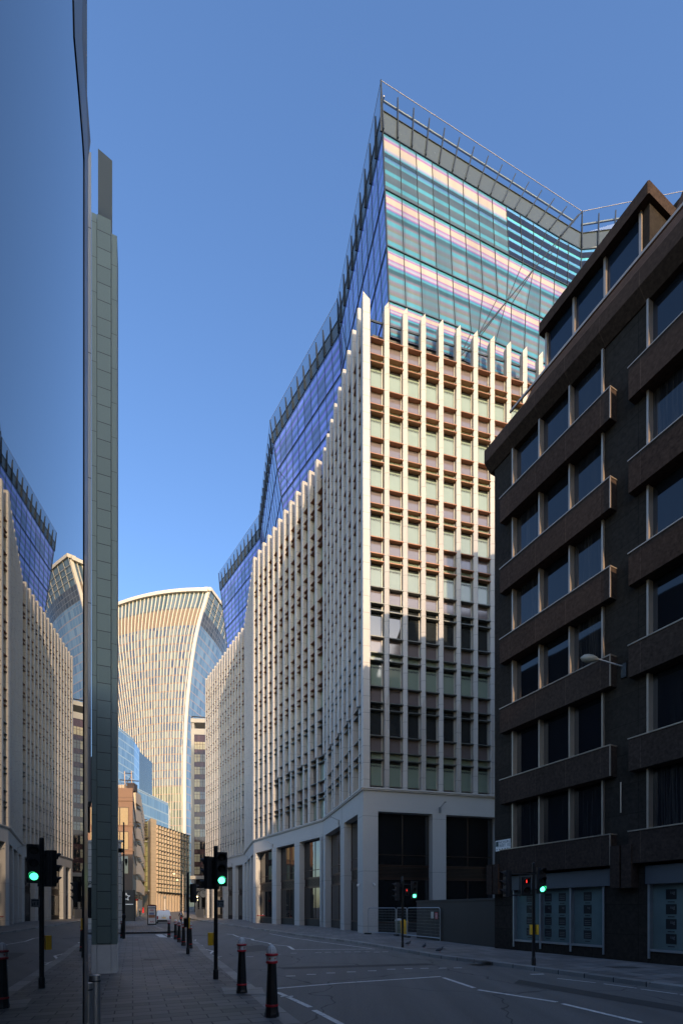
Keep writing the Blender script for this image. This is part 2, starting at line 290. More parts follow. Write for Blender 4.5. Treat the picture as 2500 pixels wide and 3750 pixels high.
# ------------------------------------------------------------------ mesh building
class MB:
    def __init__(s): s.v = []; s.f = []; s.m = []; s.uv = []
    def poly(s, pts, mi=0, uv=None):
        i = len(s.v); s.v += [tuple(p) for p in pts]; s.f.append(tuple(range(i, i+len(pts)))); s.m.append(mi)
        s.uv.append(uv or [(0, 0)]*len(pts)); return s
    def hexa(s, b, t, mi=0, cap=True):
        n = len(b)
        for i in range(n):
            j = (i+1) % n; s.poly([b[i], b[j], t[j], t[i]], mi)
        if cap: s.poly(list(reversed(b)), mi); s.poly(t, mi)
        return s
    def prism(s, pts, z0, z1, mi=0):
        z0 = z0 if isinstance(z0, (list, tuple)) else [z0]*len(pts); z1 = z1 if isinstance(z1, (list, tuple)) else [z1]*len(pts)
        return s.hexa([V((p[0], p[1], a)) for p, a in zip(pts, z0)], [V((p[0], p[1], a)) for p, a in zip(pts, z1)], mi)
    def box(s, fr, u0, u1, v0, v1, z0, z1, mi=0, bev=0):
        if bev:
            c = [(u0+bev, v0), (u1-bev, v0), (u1, v0+bev), (u1, v1-bev), (u1-bev, v1), (u0+bev, v1), (u0, v1-bev), (u0, v0+bev)]
        else: c = [(u0, v0), (u1, v0), (u1, v1), (u0, v1)]
        return s.prism([fr.p(u, v) for u, v in c], z0, z1, mi)
    def tube(s, a, b, r0, r1=None, n=10, mi=0):
        a, b = V(a), V(b); r1 = r0 if r1 is None else r1; d = (b-a).normalized()
        x = d.orthogonal().normalized(); y = d.cross(x)
        A = [a+(x*math.cos(k*2*math.pi/n)+y*math.sin(k*2*math.pi/n))*r0 for k in range(n)]
        B = [b+(x*math.cos(k*2*math.pi/n)+y*math.sin(k*2*math.pi/n))*r1 for k in range(n)]
        return s.hexa(A, B, mi)
    def lathe(s, c, prof, n=20, mi=0, ax=None, mis=None, flute=None):
        c = V(c); ax = V(ax).normalized() if ax is not None else V((0, 0, 1))
        x = ax.orthogonal().normalized() if ax.z < .99 else V((1, 0, 0)); y = ax.cross(x)
        rings = []
        for r, z in prof:
            rings.append([c+ax*z+(x*math.cos(k*2*math.pi/n)+y*math.sin(k*2*math.pi/n))*(r*((1-flute*(k % 2)) if flute else 1)) for k in range(n)])
        for q in range(len(rings)-1):
            A, B = rings[q], rings[q+1]; mm = mis[q] if mis else mi
            for i in range(n):
                j = (i+1) % n; s.poly([A[i], A[j], B[j], B[i]], mm)
        s.poly(list(reversed(rings[0])), mis[0] if mis else mi); s.poly(rings[-1], mis[-1] if mis else mi); return s
    def add(s, me, M4=None, mi=0):
        i = len(s.v); M4 = M4 or Matrix()
        s.v += [tuple(M4 @ v.co) for v in me.vertices]
        for p in me.polygons: s.f.append(tuple(i+k for k in p.vertices)); s.m.append(mi); s.uv.append([(0, 0)]*len(p.vertices))
        return s
    def mesh(s, name, mats, o=V((0, 0, 0)), smooth=False):
        me = bpy.data.meshes.new(name); me.from_pydata([tuple(V(v)-o) for v in s.v], [], s.f)
        for m in mats: me.materials.append(M[m] if isinstance(m, str) else m)
        me.polygons.foreach_set('material_index', s.m)
        l = me.uv_layers.new(name='UVMap'); flat = [c for u in s.uv for q in u for c in q]; l.data.foreach_set('uv', flat)
        if smooth:
            import bmesh
            bm = bmesh.new(); bm.from_mesh(me); bmesh.ops.remove_doubles(bm, verts=bm.verts, dist=1e-5)
            bm.to_mesh(me); bm.free(); me.polygons.foreach_set('use_smooth', [True]*len(me.polygons))
            try: me.set_sharp_from_angle(angle=math.radians(38))
            except Exception: pass
        me.validate(); return me
    def build(s, name, mats, parent=None, smooth=False, **kw):
        mats = list(mats) if isinstance(mats, (list, tuple)) else [mats]
        o = wloc(parent) if parent else V((0, 0, 0))
        ob = bpy.data.objects.new(name, s.mesh(name, mats, o, smooth)); COL.objects.link(ob)
        if parent: ob.parent = parent
        for k, v in kw.items(): ob[k] = v
        return ob
def wloc(p):
    r = V((0, 0, 0))
    while p: r += p.location; p = p.parent
    return r
class FR:
    """wall frame: o origin, d along the wall, n outward"""
    def __init__(s, o, d, n=None, flip=False):
        s.o = V((o[0], o[1])); s.d = V((d[0], d[1])).normalized(); s.n = V((-s.d.y, s.d.x)) if n is None else V((n[0], n[1])).normalized()
        if flip: s.n = -s.n
    def p(s, u, v=0): return s.o+s.d*u+s.n*v
    def P(s, u, v, z): q = s.p(u, v); return V((q.x, q.y, z))
    def u(s, x, v=0):
        k = (x-1250)/F; q = s.o+s.n*v; return (k*q.y-q.x)/(s.d.x-k*s.d.y)
    def z(s, u, v, y): return H+(HZ-y)/F*s.p(u, v).y
def thing(name, loc, label, cat, group=None, kind=None):
    o = bpy.data.objects.new(name, None); COL.objects.link(o); o.location = loc; o.empty_display_size = .3
    tag(o, label, cat, group, kind); return o
def tag(o, label=None, cat=None, group=None, kind=None):
    if label: o['label'] = label
    if cat: o['category'] = cat
    if group: o['group'] = group
    if kind: o['kind'] = kind
    return o
def inst(name, me, parent, M4=None):
    """object sharing mesh data, placed by a world matrix"""
    o = bpy.data.objects.new(name, me); COL.objects.link(o); o.parent = parent
    if M4 is not None: o.matrix_local = Matrix.Translation(-wloc(parent)) @ M4
    return o
def wallM(fr, u, v, z):
    q = fr.p(u, v); m = Matrix.Identity(4)
    m.col[0][:3] = (fr.d.x, fr.d.y, 0); m.col[1][:3] = (fr.n.x, fr.n.y, 0); m.col[2][:3] = (0, 0, 1); m.col[3][:3] = (q.x, q.y, z)
    for i in range(3): m.col[i][3] = 0
    m.col[3][3] = 1; return m
def copy_tree(o, parent=None):
    c = o.copy(); COL.objects.link(c); c.parent = parent
    for ch in list(o.children): copy_tree(ch, c)
    return c
LOC = FR((0, 0), (1, 0), (0, 1))
def text_mesh(txt, size, shear=0, bold=0, align='CENTER'):
    cu = bpy.data.curves.new('t', 'FONT'); cu.body = txt; cu.size = size; cu.align_x = align; cu.align_y = 'CENTER'; cu.shear = shear; cu.offset = bold; cu.resolution_u = 3
    cu.space_line = .9
    ob = bpy.data.objects.new('t', cu); COL.objects.link(ob)
    dg = bpy.context.evaluated_depsgraph_get(); me = bpy.data.meshes.new_from_object(ob.evaluated_get(dg))
    bpy.data.objects.remove(ob); return me
def put_text(mb, txt, size, fr, u, v, z, mi=0, right=1, **kw):
    """text on a wall frame, readable from the outward side"""
    me = text_mesh(txt, size, **kw); q = fr.P(u, v, z)
    r = V((fr.d.x, fr.d.y, 0))*right; m = Matrix.Identity(4)
    n = V((fr.n.x, fr.n.y, 0))
    m.col[0][:3] = r; m.col[1][:3] = (0, 0, 1); m.col[2][:3] = n; m.col[3][:3] = q
    mb.add(me, m, mi); return mb
def skin(verts, edges, rad, sub=2, name='body'):
    me = bpy.data.meshes.new(name); me.from_pydata(verts, edges, []); ob = bpy.data.objects.new(name, me); COL.objects.link(ob)
    md = ob.modifiers.new('s', 'SKIN'); me.skin_vertices[0].data[0].use_root = True
    for i, r in enumerate(rad): me.skin_vertices[0].data[i].radius = (r, r) if not isinstance(r, tuple) else r
    ss = ob.modifiers.new('u', 'SUBSURF'); ss.levels = sub; ss.render_levels = sub
    dg = bpy.context.evaluated_depsgraph_get(); out = bpy.data.meshes.new_from_object(ob.evaluated_get(dg))
    bpy.data.objects.remove(ob); out.polygons.foreach_set('use_smooth', [True]*len(out.polygons)); return out

# ------------------------------------------------------------------ ground, road, pavements
def G(x, y, z=0):
    p = gd(x, y); return V((p.x, p.y, z))
# terrain sheet
g = MB(); ys = [-120, 95, 150, 250, 900]
for a, b in zip(ys, ys[1:]): g.poly([(-700, a, gz(min(a, 250))-.03), (700, a, gz(min(a, 250))-.03), (700, b, gz(min(b, 250))-.03), (-700, b, gz(min(b, 250))-.03)])
tag(g.build('ground', 'ground'), kind='structure')
Lk = [(14.2, -30), (2.45, 0), (-1.17, 9.4), (-2.6, 13.2), (-3.95, 16.7), (-5.45, 20.5), (-7.3, 25.7), (-9.4, 31)]
Lk2 = [(-14.0, 40.2), (-15.6, 44), (-19.4, 52), (-26.4, 69), (-35.5, 88), (-43, 105), (-54, 135), (-58, 150), (-60, 170)]
Rk = [(29, -30), (14.1, 0), (8.2, 11.8), (6.64, 15), (5.76, 16.7), (3.9, 20), (2.6, 23.7), (.6, 29), (-2.4, 34.6), (-5.7, 42.2), (-9.3, 50), (-17.4, 68), (-31.3, 100), (-37.5, 115), (-44.5, 135), (-42, 150), (-30, 170)]
def strip(name, mats, A, B, z, kind='structure', mi=0):
    m = MB()
    for i in range(len(A)-1):
        pts = [A[i], B[i], B[i+1], A[i+1]]
        m.poly([V((p[0], p[1], gz(p[1])+z)) for p in pts], mi)
    return tag(m.build(name, mats), kind=kind)
def interp(L, y):
    for a, b in zip(L, L[1:]):
        if a[1] <= y <= b[1]:
            t = (y-a[1])/(b[1]-a[1]); return a[0]+(b[0]-a[0])*t
    return L[0][0] if y < L[0][1] else L[-1][0]
Ys = [-30, -10, 0, 6, 9.4, 11.8, 13.2, 15, 16.7, 18.5, 20, 22, 23.7, 25.7, 29, 31, 34.6, 40.2, 44, 48, 52, 60, 69, 80, 88, 95, 100, 105, 115, 125, 135, 150, 170]
LL = Lk+Lk2
strip('road', ['road'], [(interp(LL, y)-1.0, y) for y in Ys], [(interp(Rk, y)+1, y) for y in Ys], 0.004)
# side street on the left
m = MB(); m.poly([(-9.0, 31.8, .008), (-14.5, 40.4, .008), (-60, 58, .008), (-60, 47, .008)]); tag(m.build('side_road', 'road'), kind='structure')
def pavement(name, L, side, wide, km=.14, mat_='pave', kw=.3, dz=0):
    # kerb as real step, paving behind it
    out = [V((x, y)) for x, y in L]; nrm = []
    for i in range(len(out)):
        a = out[max(i-1, 0)]; b = out[min(i+1, len(out)-1)]; d = (b-a).normalized(); nrm.append(V((-d.y, d.x))*side)
    k = MB(); p = MB()
    for i in range(len(out)-1):
        for j in (0,):
            a, b = out[i], out[i+1]; na, nb = nrm[i], nrm[i+1]; za, zb = gz(a.y), gz(b.y)
            A0 = V((a.x, a.y, za)); B0 = V((b.x, b.y, zb)); A1 = V((a.x, a.y, za+km-.01)); B1 = V((b.x, b.y, zb+km-.01))
            c = V((a.x, a.y, 0))+V((na.x, na.y, 0))*.02; e = V((b.x, b.y, 0))+V((nb.x, nb.y, 0))*.02
            c.z = za+km; e.z = zb+km
            a2 = a+na*kw; b2 = b+nb*kw; A2 = V((a2.x, a2.y, za+km)); B2 = V((b2.x, b2.y, zb+km))
            k.poly([A0, B0, B1, A1]); k.poly([A1, B1, e, c]); k.poly([c, e, B2, A2])
            a3 = a+na*wide; b3 = b+nb*wide
            p.poly([V((A2.x, A2.y, A2.z-.003+dz)), V((B2.x, B2.y, B2.z-.003+dz)), V((b3.x, b3.y, zb+km-.003+dz)), V((a3.x, a3.y, za+km-.003+dz))])
    tag(k.build('kerb', 'kerb'), kind='structure'); tag(p.build(name, mat_), kind='structure')
pavement('pavement', Lk, 1, 16)
# rounded end of the near pavement at the side street
pavement('pavement', [(-9.4, 31), (-10.3, 31.9), (-14, 33.6), (-30, 39.5), (-60, 50)], 1, 5, dz=.004)
pavement('pavement', [(-60, 56), (-30, 45.2), (-17, 40.9), (-14.7, 40.35)], 1, 5, dz=.004)
pavement('pavement', [(-14.5, 40.4), (-15.6, 44), (-19.4, 52), (-26.4, 69), (-35.5, 88), (-43, 105), (-54, 135), (-58, 150)], 1, 9, kw=.3)
pavement('pavement', Rk, -1, 18, mat_='pave2')
# road markings
mk = MB()
def mline(pts, w=.1, z=.012):
    P = [G(*q) if len(q) == 2 and q[1] > HZ else V((*q[:2], 0)) for q in pts]
    for a, b in zip(P, P[1:]):
        d = (b-a).normalized(); n = V((-d.y, d.x, 0))*w/2
        mk.poly([V((q.x, q.y, z)) for q in (a-n, a+n, b+n, b-n)])
mline([(1012, 3623), (1250, 3603)], .12); mline([(1250, 3603), (1613, 3579)], .12)
mline([(1622, 3583), (1736, 3621)], .12, .0125); mline([(1750, 3628), (2039, 3673)], .12); mline([(2058, 3679), (2350, 3749)], .12)
mline([(1016, 3637), (1136, 3692)], .12); mline([(1150, 3703), (1250, 3755)], .12)
mline([(829, 3422), (852, 3424.5)], .12); mline([(852, 3424.5), (873, 3433)], .14, .0122); mline([(873, 3433), (924, 3441)], .12, .0124)
mline([(924, 3441), (926, 3445)], .2, .0126); mline([(926, 3445), (985, 3456)], .12, .0128); mline([(985, 3456), (993, 3461)], .15, .013); mline([(993, 3461), (1055, 3467)], .12, .0132)
mline([(1055, 3467), (1075, 3480)], .16, .0134); mline([(1075, 3480), (1372, 3478)], .12, .0136)
mline([(986, 3421), (1070, 3437), (1124, 3444)], .1); mline([(1124, 3444), (1160, 3450)], .1, .0123); mline([(1160, 3450), (1231, 3459), (1360, 3476)], .1, .0127)
zz = [(717, 3443), (703.5, 3456.6), (740, 3464), (728, 3474), (780, 3485), (767, 3497), (800, 3512)]
for i, (a, b) in enumerate(zip(zz, zz[1:])): mline([a, b], .11, .012+.0003*i)
for i, (x, y) in enumerate([(1286, 3562), (1362, 3558), (1432, 3552), (1495, 3550), (1553, 3548.5), (1620, 3548), (1675, 3547), (1235, 3489), (1272, 3488.5), (1308, 3488), (1343, 3488), (1379, 3489), (1410, 3488), (1200, 3489.5), (1165, 3491), (915, 3506), (1015, 3497), (1076, 3493), (1140, 3571), (1064, 3577), (1211, 3566), (1050, 3652), (800, 3505)]):
    s = 3600/(y-HZ); a = G(x, y); mk.poly([(a.x-.14, a.y-.08, .012), (a.x+.14, a.y-.05, .012), (a.x+.14, a.y+.06, .012), (a.x-.14, a.y+.03, .012)])
mline([(1942, 3571), (1990, 3570)], .14); 
for a, b in [((2040, 3586), (2180, 3602)), ((2210, 3606), (2330, 3622)), ((2345, 3625), (2480, 3644)), ((2490, 3646), (2620, 3665))]: mline([a, b], .07)
mline([(580, 3424), (600, 3435)], .5); mline([(606, 3424), (640, 3441)], .12)
mline([(830, 3366), (846, 3366)], .12)
tag(mk.build('road_marking', 'paint'), kind='structure')
m = MB()
for (x0, y0, x1, y1) in [(640, 3498, 690, 3506), (810, 3640, 960, 3668), (720, 3400, 770, 3404)]:
    a, b, c, d = G(x0, y0, .147), G(x1, y0, .147), G(x1+10, y1, .147), G(x0+12, y1, .147)
    if y0 > 3450: m.poly([a, b, c, d])
tag(m.build('paving_patch', 'kerb'), kind='structure')
m = MB()
for i, pts in enumerate([[(1010, 3545), (1560, 3530), (1600, 3536), (1040, 3552)], [(860, 3470), (960, 3462), (1010, 3480), (900, 3490)], [(1900, 3590), (2500, 3690), (2500, 3712), (1880, 3604)]]):
    m.poly([G(x, y, .0075+.0004*i) for x, y in pts])
tag(m.build('road_patch', 'patch'), kind='structure')
m = MB(); rl = random.Random(3)
for i in range(40):
    Dq = rl.uniform(9, 34); X = interp(LL, Dq)-rl.uniform(.1, 4.2); a_ = rl.uniform(0, 6.28); r = rl.uniform(.02, .05); c = V((X, Dq, .152)); e = V((math.cos(a_), math.sin(a_), .1))*r; f = V((-math.sin(a_), math.cos(a_), 0))*r*.6
    m.poly([c-e, c+f, c+e, c-f])
tag(m.build('fallen_leaves', 'beige2'), 'few small pale dry leaves scattered on the paving', 'leaves', kind='stuff')
# inspection covers in road and pavements
m = MB()
for (x, y, w, d, z) in [(740, 3428, 1.3, .8, .008), (1760, 3536, .7, .5, .144), (2290, 3560, .9, .5, .144), (1600, 3487, .9, .5, .144), (560, 3530, .6, .45, .144), ]:
    a = G(x, y); m.poly([(a.x-w/2, a.y-d/2, z), (a.x+w/2, a.y-d/2, z), (a.x+w/2-.1, a.y+d/2, z), (a.x-w/2-.1, a.y+d/2, z)])
tag(m.build('inspection_cover', 'cover'), kind='structure')
PZ = .14  # pavement height

# ------------------------------------------------------------------ white stone tower with glass crown
C = [V((1.66, 37.9)), V((-1.88, 51.2)), V((-11.99, 67.0)), V((-16.34, 82.6)), V((-27.9, 101))]
R = FR(C[0], (.969, .246), (.246, -.969))
segs = [FR(a, b-a) for a, b in zip(C, C[1:])]; lens = [(b-a).length for a, b in zip(C, C[1:])]
RL = 30.0; A0 = 46.43; PF = 3.86; ZB = 11.45
tw = thing('stone_fin_office_tower', (1.66, 37.9, 0), 'white stone office tower with vertical fins, copper ledges and a striped glass crown', 'office building')
kf = 0
for k in range(18):   # fins of the front facade
    u = 2.03+1.54*k-.05
    sec = [(-.2, -.6), (-.2, -.1), (.1, .02), (.21, -.1), (.21, -.6)]
    pts = [R.p(u+a, b) for a, b in sec]; m = MB()
    zt = [49.15, 49.15, 49.5, 49.2, 49.2]
    if k % 2 == 0:
        m.prism(pts, [18.1, 18.1, 18.9, 18.1, 18.1], zt)
        low = [R.p(u+a, b) for a, b in [(-.2, -.6), (-.2, -.12), (-.1, -.12), (.1, -.12), (.21, -.12), (.21, -.6)]]
        m.prism(low, ZB, 18.12)
        for s_ in (-.155, .155): m.prism([R.p(u+s_-.05, -.12), R.p(u+s_+.05, -.12), R.p(u+s_+.03, -.03), R.p(u+s_-.03, -.03)], ZB, 18.3)
    else: m.prism(pts, ZB, zt)
    m.build('stone_fin', 'fin', tw)
m = MB(); m.prism([R.p(0, -.55), R.p(0, 0), R.p(.56, 0), R.p(.56, -.55)], ZB, [49.3, 49.7, 49.25, 49.1]); m.build('corner_fin', 'fin', tw)
for si, (s, L) in enumerate(zip(segs, lens)):
    n = [9, 12, 10, 15][si]
    for k in range(n+1):
        if (si > 0 and k == 0) or (si == 0 and k == 0): continue
        u = L*k/n; m = MB(); dp = .62
        w = .21
        sec = [(-w, -dp), (-w, -.03), (-w+.07, .03), (w, .03), (w, -dp)]
        top = 50.0-(.6 if si == 3 else 0)*(k/n)
        if si == 0 and k % 2 == 1 or si == 1 and k % 2 == 1 and k < 9:
            zc = 18.2
            m.prism([s.p(u+a, b) for a, b in sec], zc, top)
            m.prism([s.p(u+a, b) for a, b in [(-w+.04, -dp), (-w+.04, -.15), (w-.04, -.15), (w-.04, -dp)]], ZB, zc+.01)
        else: m.prism([s.p(u+a, b) for a, b in sec], ZB, top)
        m.build('stone_fin', 'fin', tw)
# window of the front facade: shared meshes
def win_mesh(film, ledge, txt):
    m = MB(); w = .58
    def q(u0, u1, z0, z1, v, mi): m.poly([(u0, v, z0), (u1, v, z0), (u1, v, z1), (u0, v, z1)], mi)
    # A(0) -> B(-1.26) spandrel, B -> C(-1.84) transom light, C -> -3.86 window
    g1 = 1 if film else 2
    m.box(LOC, -w, w, -.5, -.42, -3.86, 0, 3)
    q(-w+.05, w-.12, -1.2, -.06, -.37, 0); q(-w+.05, w-.12, -1.8, -1.32, -.37, g1); q(-w+.05, w-.12, -3.83, -1.9, -.37, g1)
    q(-w+.05, w-.12, -2.12, -1.9, -.365, 2)  # dark strip painted in for the shadow just under the ledge
    for (u0, u1) in ((-w, -w+.05), (w-.12, w-.07)): m.box(LOC, u0, u1, -.42, -.30, -3.85, -.02, 3)
    if txt:
        me = text_mesh(txt, .25, bold=.012); mm = Matrix.Translation((.0, -.362, -2.3)) @ Matrix.Rotation(math.pi/2, 4, 'X')
        m.add(me, mm, 4)
        m.lathe((-w+.1, -.368, -2.32), [(.07, 0), (.07, .006)], 10, 4, ax=(0, 1, 0))
    return m.mesh('window', ['mauve', 'film', 'gclear', 'frame_c', 'ink'])
def ledge_mesh(mt):
    m = MB(); w = .57
    m.box(LOC, -w, w, -.36, .0, -.07, 0, 0)
    return m.mesh('sunshade', [mt])
# LOC has n=(0,1): outward is +v; window meshes use v<0 for recess
txt_mat_right = None
wmA = win_mesh(True, None, 'overbury'); wmB = win_mesh(False, None, None); lmA = ledge_mesh('ledge'); lmB = ledge_mesh('ledge_g')
def mirrored(me):
    c = me.copy()
    for v in c.vertices: v.co.x = -v.co.x
    c.flip_normals(); return c
nw = 0
film_rows = {0: 1, 1: 1, 2: 1, 3: 1, 4: 1, 5: 0, 6: 1, 7: 0, 8: 1}
rest = MB()
for k in range(16):
    uc = ((.56+1.83)/2 if k == 0 else 2.03+1.54*(k-.5))-.045
    for r in range(9):
        film = film_rows[r]
        if r == 4: film = 1 if k < 9 else 0
        M4 = wallM(R, uc, 0, A0-PF*r)
        if k < 11:
            o = inst('window', wmA if film else wmB, tw, M4)
            nw += 1
            for q in (0, -1.26, -1.84): inst('sunshade', lmA if r < 5 else lmB, o, None).location.z = q
        else:
            for q, mi in ((-1.26, 0), (-3.86, 1)):
                rest.poly([R.P(uc-.58, -.42, A0-PF*r+q+.06), R.P(uc+.58, -.42, A0-PF*r+q+.06), R.P(uc+.58, -.42, A0-PF*r+(0 if q > -2 else -1.26)), R.P(uc-.58, -.42, A0-PF*r+(0 if q > -2 else -1.26))], mi)
            for q in (0, -1.26, -1.84): rest.box(R, uc-.57, uc+.57, -.36, 0, A0-PF*r+q-.07, A0-PF*r+q, 3)
# parapet and rail over the windows
m = MB(); m.box(R, .5, RL, -.6, -.3, A0+.005, A0+.3, 0); m.build('parapet', 'cornice', tw)
m = MB(); m.box(R, .5, RL, -.55, -.47, 48.2, 48.34, 0)
for s, L in zip(segs, lens): m.box(s, .2, L-.1, -.55, -.47, 48.2, 48.34, 0)
m.build('top_rail', 'mull', tw)
# side facade bays
for si, (s, L) in enumerate(zip(segs, lens)):
    n = [9, 12, 10, 15][si]
    rest.box(s, 0, L, -.62, -.5, ZB, 48.0-.3*(si == 3), 1)
    for k in range(n):
        u0 = L*k/n+.2; u1 = L*(k+1)/n-.2
        for r in range(9):
            z = A0-PF*r
            rest.poly([s.P(u0, -.495, z-1.2), s.P(u1, -.495, z-1.2), s.P(u1, -.495, z-.06), s.P(u0, -.495, z-.06)], 0)
            rest.poly([s.P(u0, -.495, z-3.8), s.P(u1, -.495, z-3.8), s.P(u1, -.495, z-1.9), s.P(u0, -.495, z-1.9)], 2 if (k*7+r*5) % 3 else 1)
            for q in (0, -1.26, -1.84): rest.box(s, u0, u1, -.48, -.06, z+q-.06, z+q, 3 if r < 6 else 4)
rest.build('side_window', ['mauve', 'gclear', 'film', 'ledge', 'ledge_g'], tw, kind='stuff')
# base: lintel, cornice, pillars, shop glazing
allf = [(R, RL, True)]+[(s, L, False) for s, L in zip(segs, lens)]
def miter(off):
    """outline of facade offset outward by off, from far left end through corner to right end"""
    pts = [V(c) for c in reversed(C)]+[V(R.p(RL, 0))]
    fr = list(reversed(segs))+[R]; out = []
    for i, p in enumerate(pts):
        if i == 0: n = fr[0].n
        elif i == len(pts)-1: n = fr[-1].n
        else:
            a, b = fr[i-1].n, fr[i].n; n = (a+b)/(1+a.dot(b))
        out.append(p+n*off)
    return out
def band(mb, o0, o1, z0, z1, mi=0):
    A, B = miter(o0), miter(o1)
    for i in range(len(A)-1):
        b = [A[i], A[i+1], B[i+1], B[i]]; mb.prism(b, z0, z1, mi)
m = MB(); band(m, -.9, -.03, 9.62, 11.22); m.build('lintel', 'granite', tw)
m = MB(); band(m, -.9, .10, 11.22, 11.32); band(m, -.9, .16, 11.325, 11.44); m.build('cornice', 'cornice', tw)
def pillar(fr, u0, u1, dp=.9):
    m = MB(); m.box(fr, u0, u1, -dp, 0.0, PZ, 9.615, 0, .015); m.build('pillar', 'granite', tw)
m = MB(); m.prism([R.p(0, -1.1), R.p(0, 0), R.p(1.22, 0), R.p(1.22, -1.1)], PZ, 9.615); s = segs[0]
m.prism([s.p(.0, -.005), s.p(1.45, -.005), s.p(1.45, -.9), s.p(.12, -.9)], PZ+.002, 9.61); m.build('corner_pillar', 'granite', tw)
rp = [(5.79, 6.99), (11.56, 12.76), (17.3, 18.5), (23.1, 24.3)]
for a, b in rp: pillar(R, a, b)
lp = []
for si, lst in enumerate([[(1237, 1259)], [(1175, 1195), (1075, 1096), (992, 1011)], [], [(850, 860), (812, 823), (772, 780)]]):
    s = segs[si]; cur = []
    for a, b in lst:
        u0, u1 = s.u(b), s.u(a); u1 = max(u0+1.0, min(u1, u0+1.25)); pillar(s, u0, u1); cur.append((u0, u1))
    lp.append(cur)
lp[2] = [(4.4, 5.4), (10.2, 11.2)]
for a, b in lp[2]: pillar(segs[2], a, b)
for si in (1, 2, 3):
    m = MB(); s0, s1 = segs[si-1], segs[si]
    m.box(s0, lens[si-1]-.75, lens[si-1]-.01, -.9, -.004, PZ, 9.61)
    m.box(s1, .0, .75, -.9, .0, PZ, 9.605); m.build('corner_pillar', 'granite', tw)
m = MB(); m.box(segs[3], lens[3]-1.0, lens[3], -.9, 0, PZ, 9.61); m.build('corner_pillar', 'granite', tw)
def shopbay(fr, u0, u1, door=False, div=1):
    m = MB(); v = -.7
    m.poly([fr.P(u0, v, PZ+.75), fr.P(u1, v, PZ+.75), fr.P(u1, v, 4.35), fr.P(u0, v, 4.35)], 0)
    m.poly([fr.P(u0, v, 5.55), fr.P(u1, v, 5.55), fr.P(u1, v, 9.61), fr.P(u0, v, 9.61)], 0)
    m.box(fr, u0, u1, v-.2, v+.06, 4.35, 4.55, 1); m.box(fr, u0, u1, v-.2, v+.06, 5.35, 5.55, 1); m.box(fr, u0, u1, v-.25, v-.02, 4.55, 5.35, 2)
    for q in range(7): m.box(fr, u0, u1, v-.02, v+.02, 4.58+q*.11, 4.62+q*.11, 1)
    m.box(fr, u0, u1, v-.2, v+.05, PZ, PZ+.75, 2)
    o = m.build('shop_window', ['gshop', 'bronze', 'blackm'], tw)
    f = MB()
    for q in range(div+1):
        u = u0+(u1-u0)*q/div; f.box(fr, max(u0, u-.04), min(u1, u+.04), v-.05, v+.05, PZ+.76, 4.34, 0); f.box(fr, max(u0, u-.03), min(u1, u+.03), v-.05, v+.045, 5.56, 9.6, 0)
    f.box(fr, u0+.04, u1-.04, v-.05, v+.044, PZ+.76, PZ+.86); f.box(fr, u0+.04, u1-.04, v-.05, v+.042, 6.3, 6.36)
    f.build('window_frame', 'bronze', o)
    if door:
        d = MB(); d.box(fr, u0+.05, u0+1.5, v+.051, v+.09, PZ, 4.3, 0); d.build('door', 'blackm', tw)
pr = [(0, 1.22)]+rp
for i in range(len(pr)-1): shopbay(R, pr[i][1], pr[i+1][0], div=2)
for si, s in enumerate(segs):
    st = 1.45 if si == 0 else .75; en = lens[si]-(.75 if si < 3 else 1.0)
    prev = st
    for j, (a, b) in enumerate(lp[si]+[(en, en)]):
        if a-prev > .3: shopbay(s, prev, a, door=(j+si) % 2 == 1, div=2 if a-prev > 3 else 1)
        prev = b
# lettering on the return pillar
m = MB(); s = segs[2]
put_text(m, 'THE\nGARDEN\nAT 120', .5, segs[2], 1.6, -.60, 3.0, 0, right=1, align='CENTER'); m.build('lettering', 'ink', tw)
# core of the building (closes it towards roof and back)
back = [V((40, 60)), V((30, 130)), V((-10, 125))]
m = MB(); oc = miter(-1.15); m.prism(oc+[V((46, 66)), V((25, 120)), V((-8, 118))], .0, 48.0); m.build('wall', 'roof', tw)

# glass crown
Zb, Zr, Zt = 48.05, 66.1, 68.5
LV = [48.05, 50.9, 55.3, 59.8, 64.35]
T = dict(T0=(3.16, 39.4), T1=(-.45, 53.5), T2=(-9.7, 66.8), T3=(-13.9, 82.8), T4=(-24.3, 97.2), T5=(-14, 112), Vv=(22.9, 46.8), V2=(40, 44.2), V3=(52, 70))
B = dict(T0=(3.9, 39.5), T1=(.6, 52.2), T2=(-6.7, 61.8), T3=(-12.6, 80.5), T4=(-20.9, 91.5), T5=(-12, 106), Q=(9.8, 41.05), Vv=(21.6, 45.0), V2=(38, 50), V3=(46, 70))
def E(b, t, z):
    k = (z-Zb)/(Zt-Zb); b, t = V(b), V(t); q = b+(t-b)*k; return V((q.x, q.y, z))
crown_panels = []
mull = MB(); posts = []; rails = MB(); glassb = MB(); bandm = MB(); inner = MB(); panels_stuff = MB(); seam = []
def offs(a, b, z=0):  # outward direction of facet
    d = (b-a); d.z = 0; d.normalize(); return d
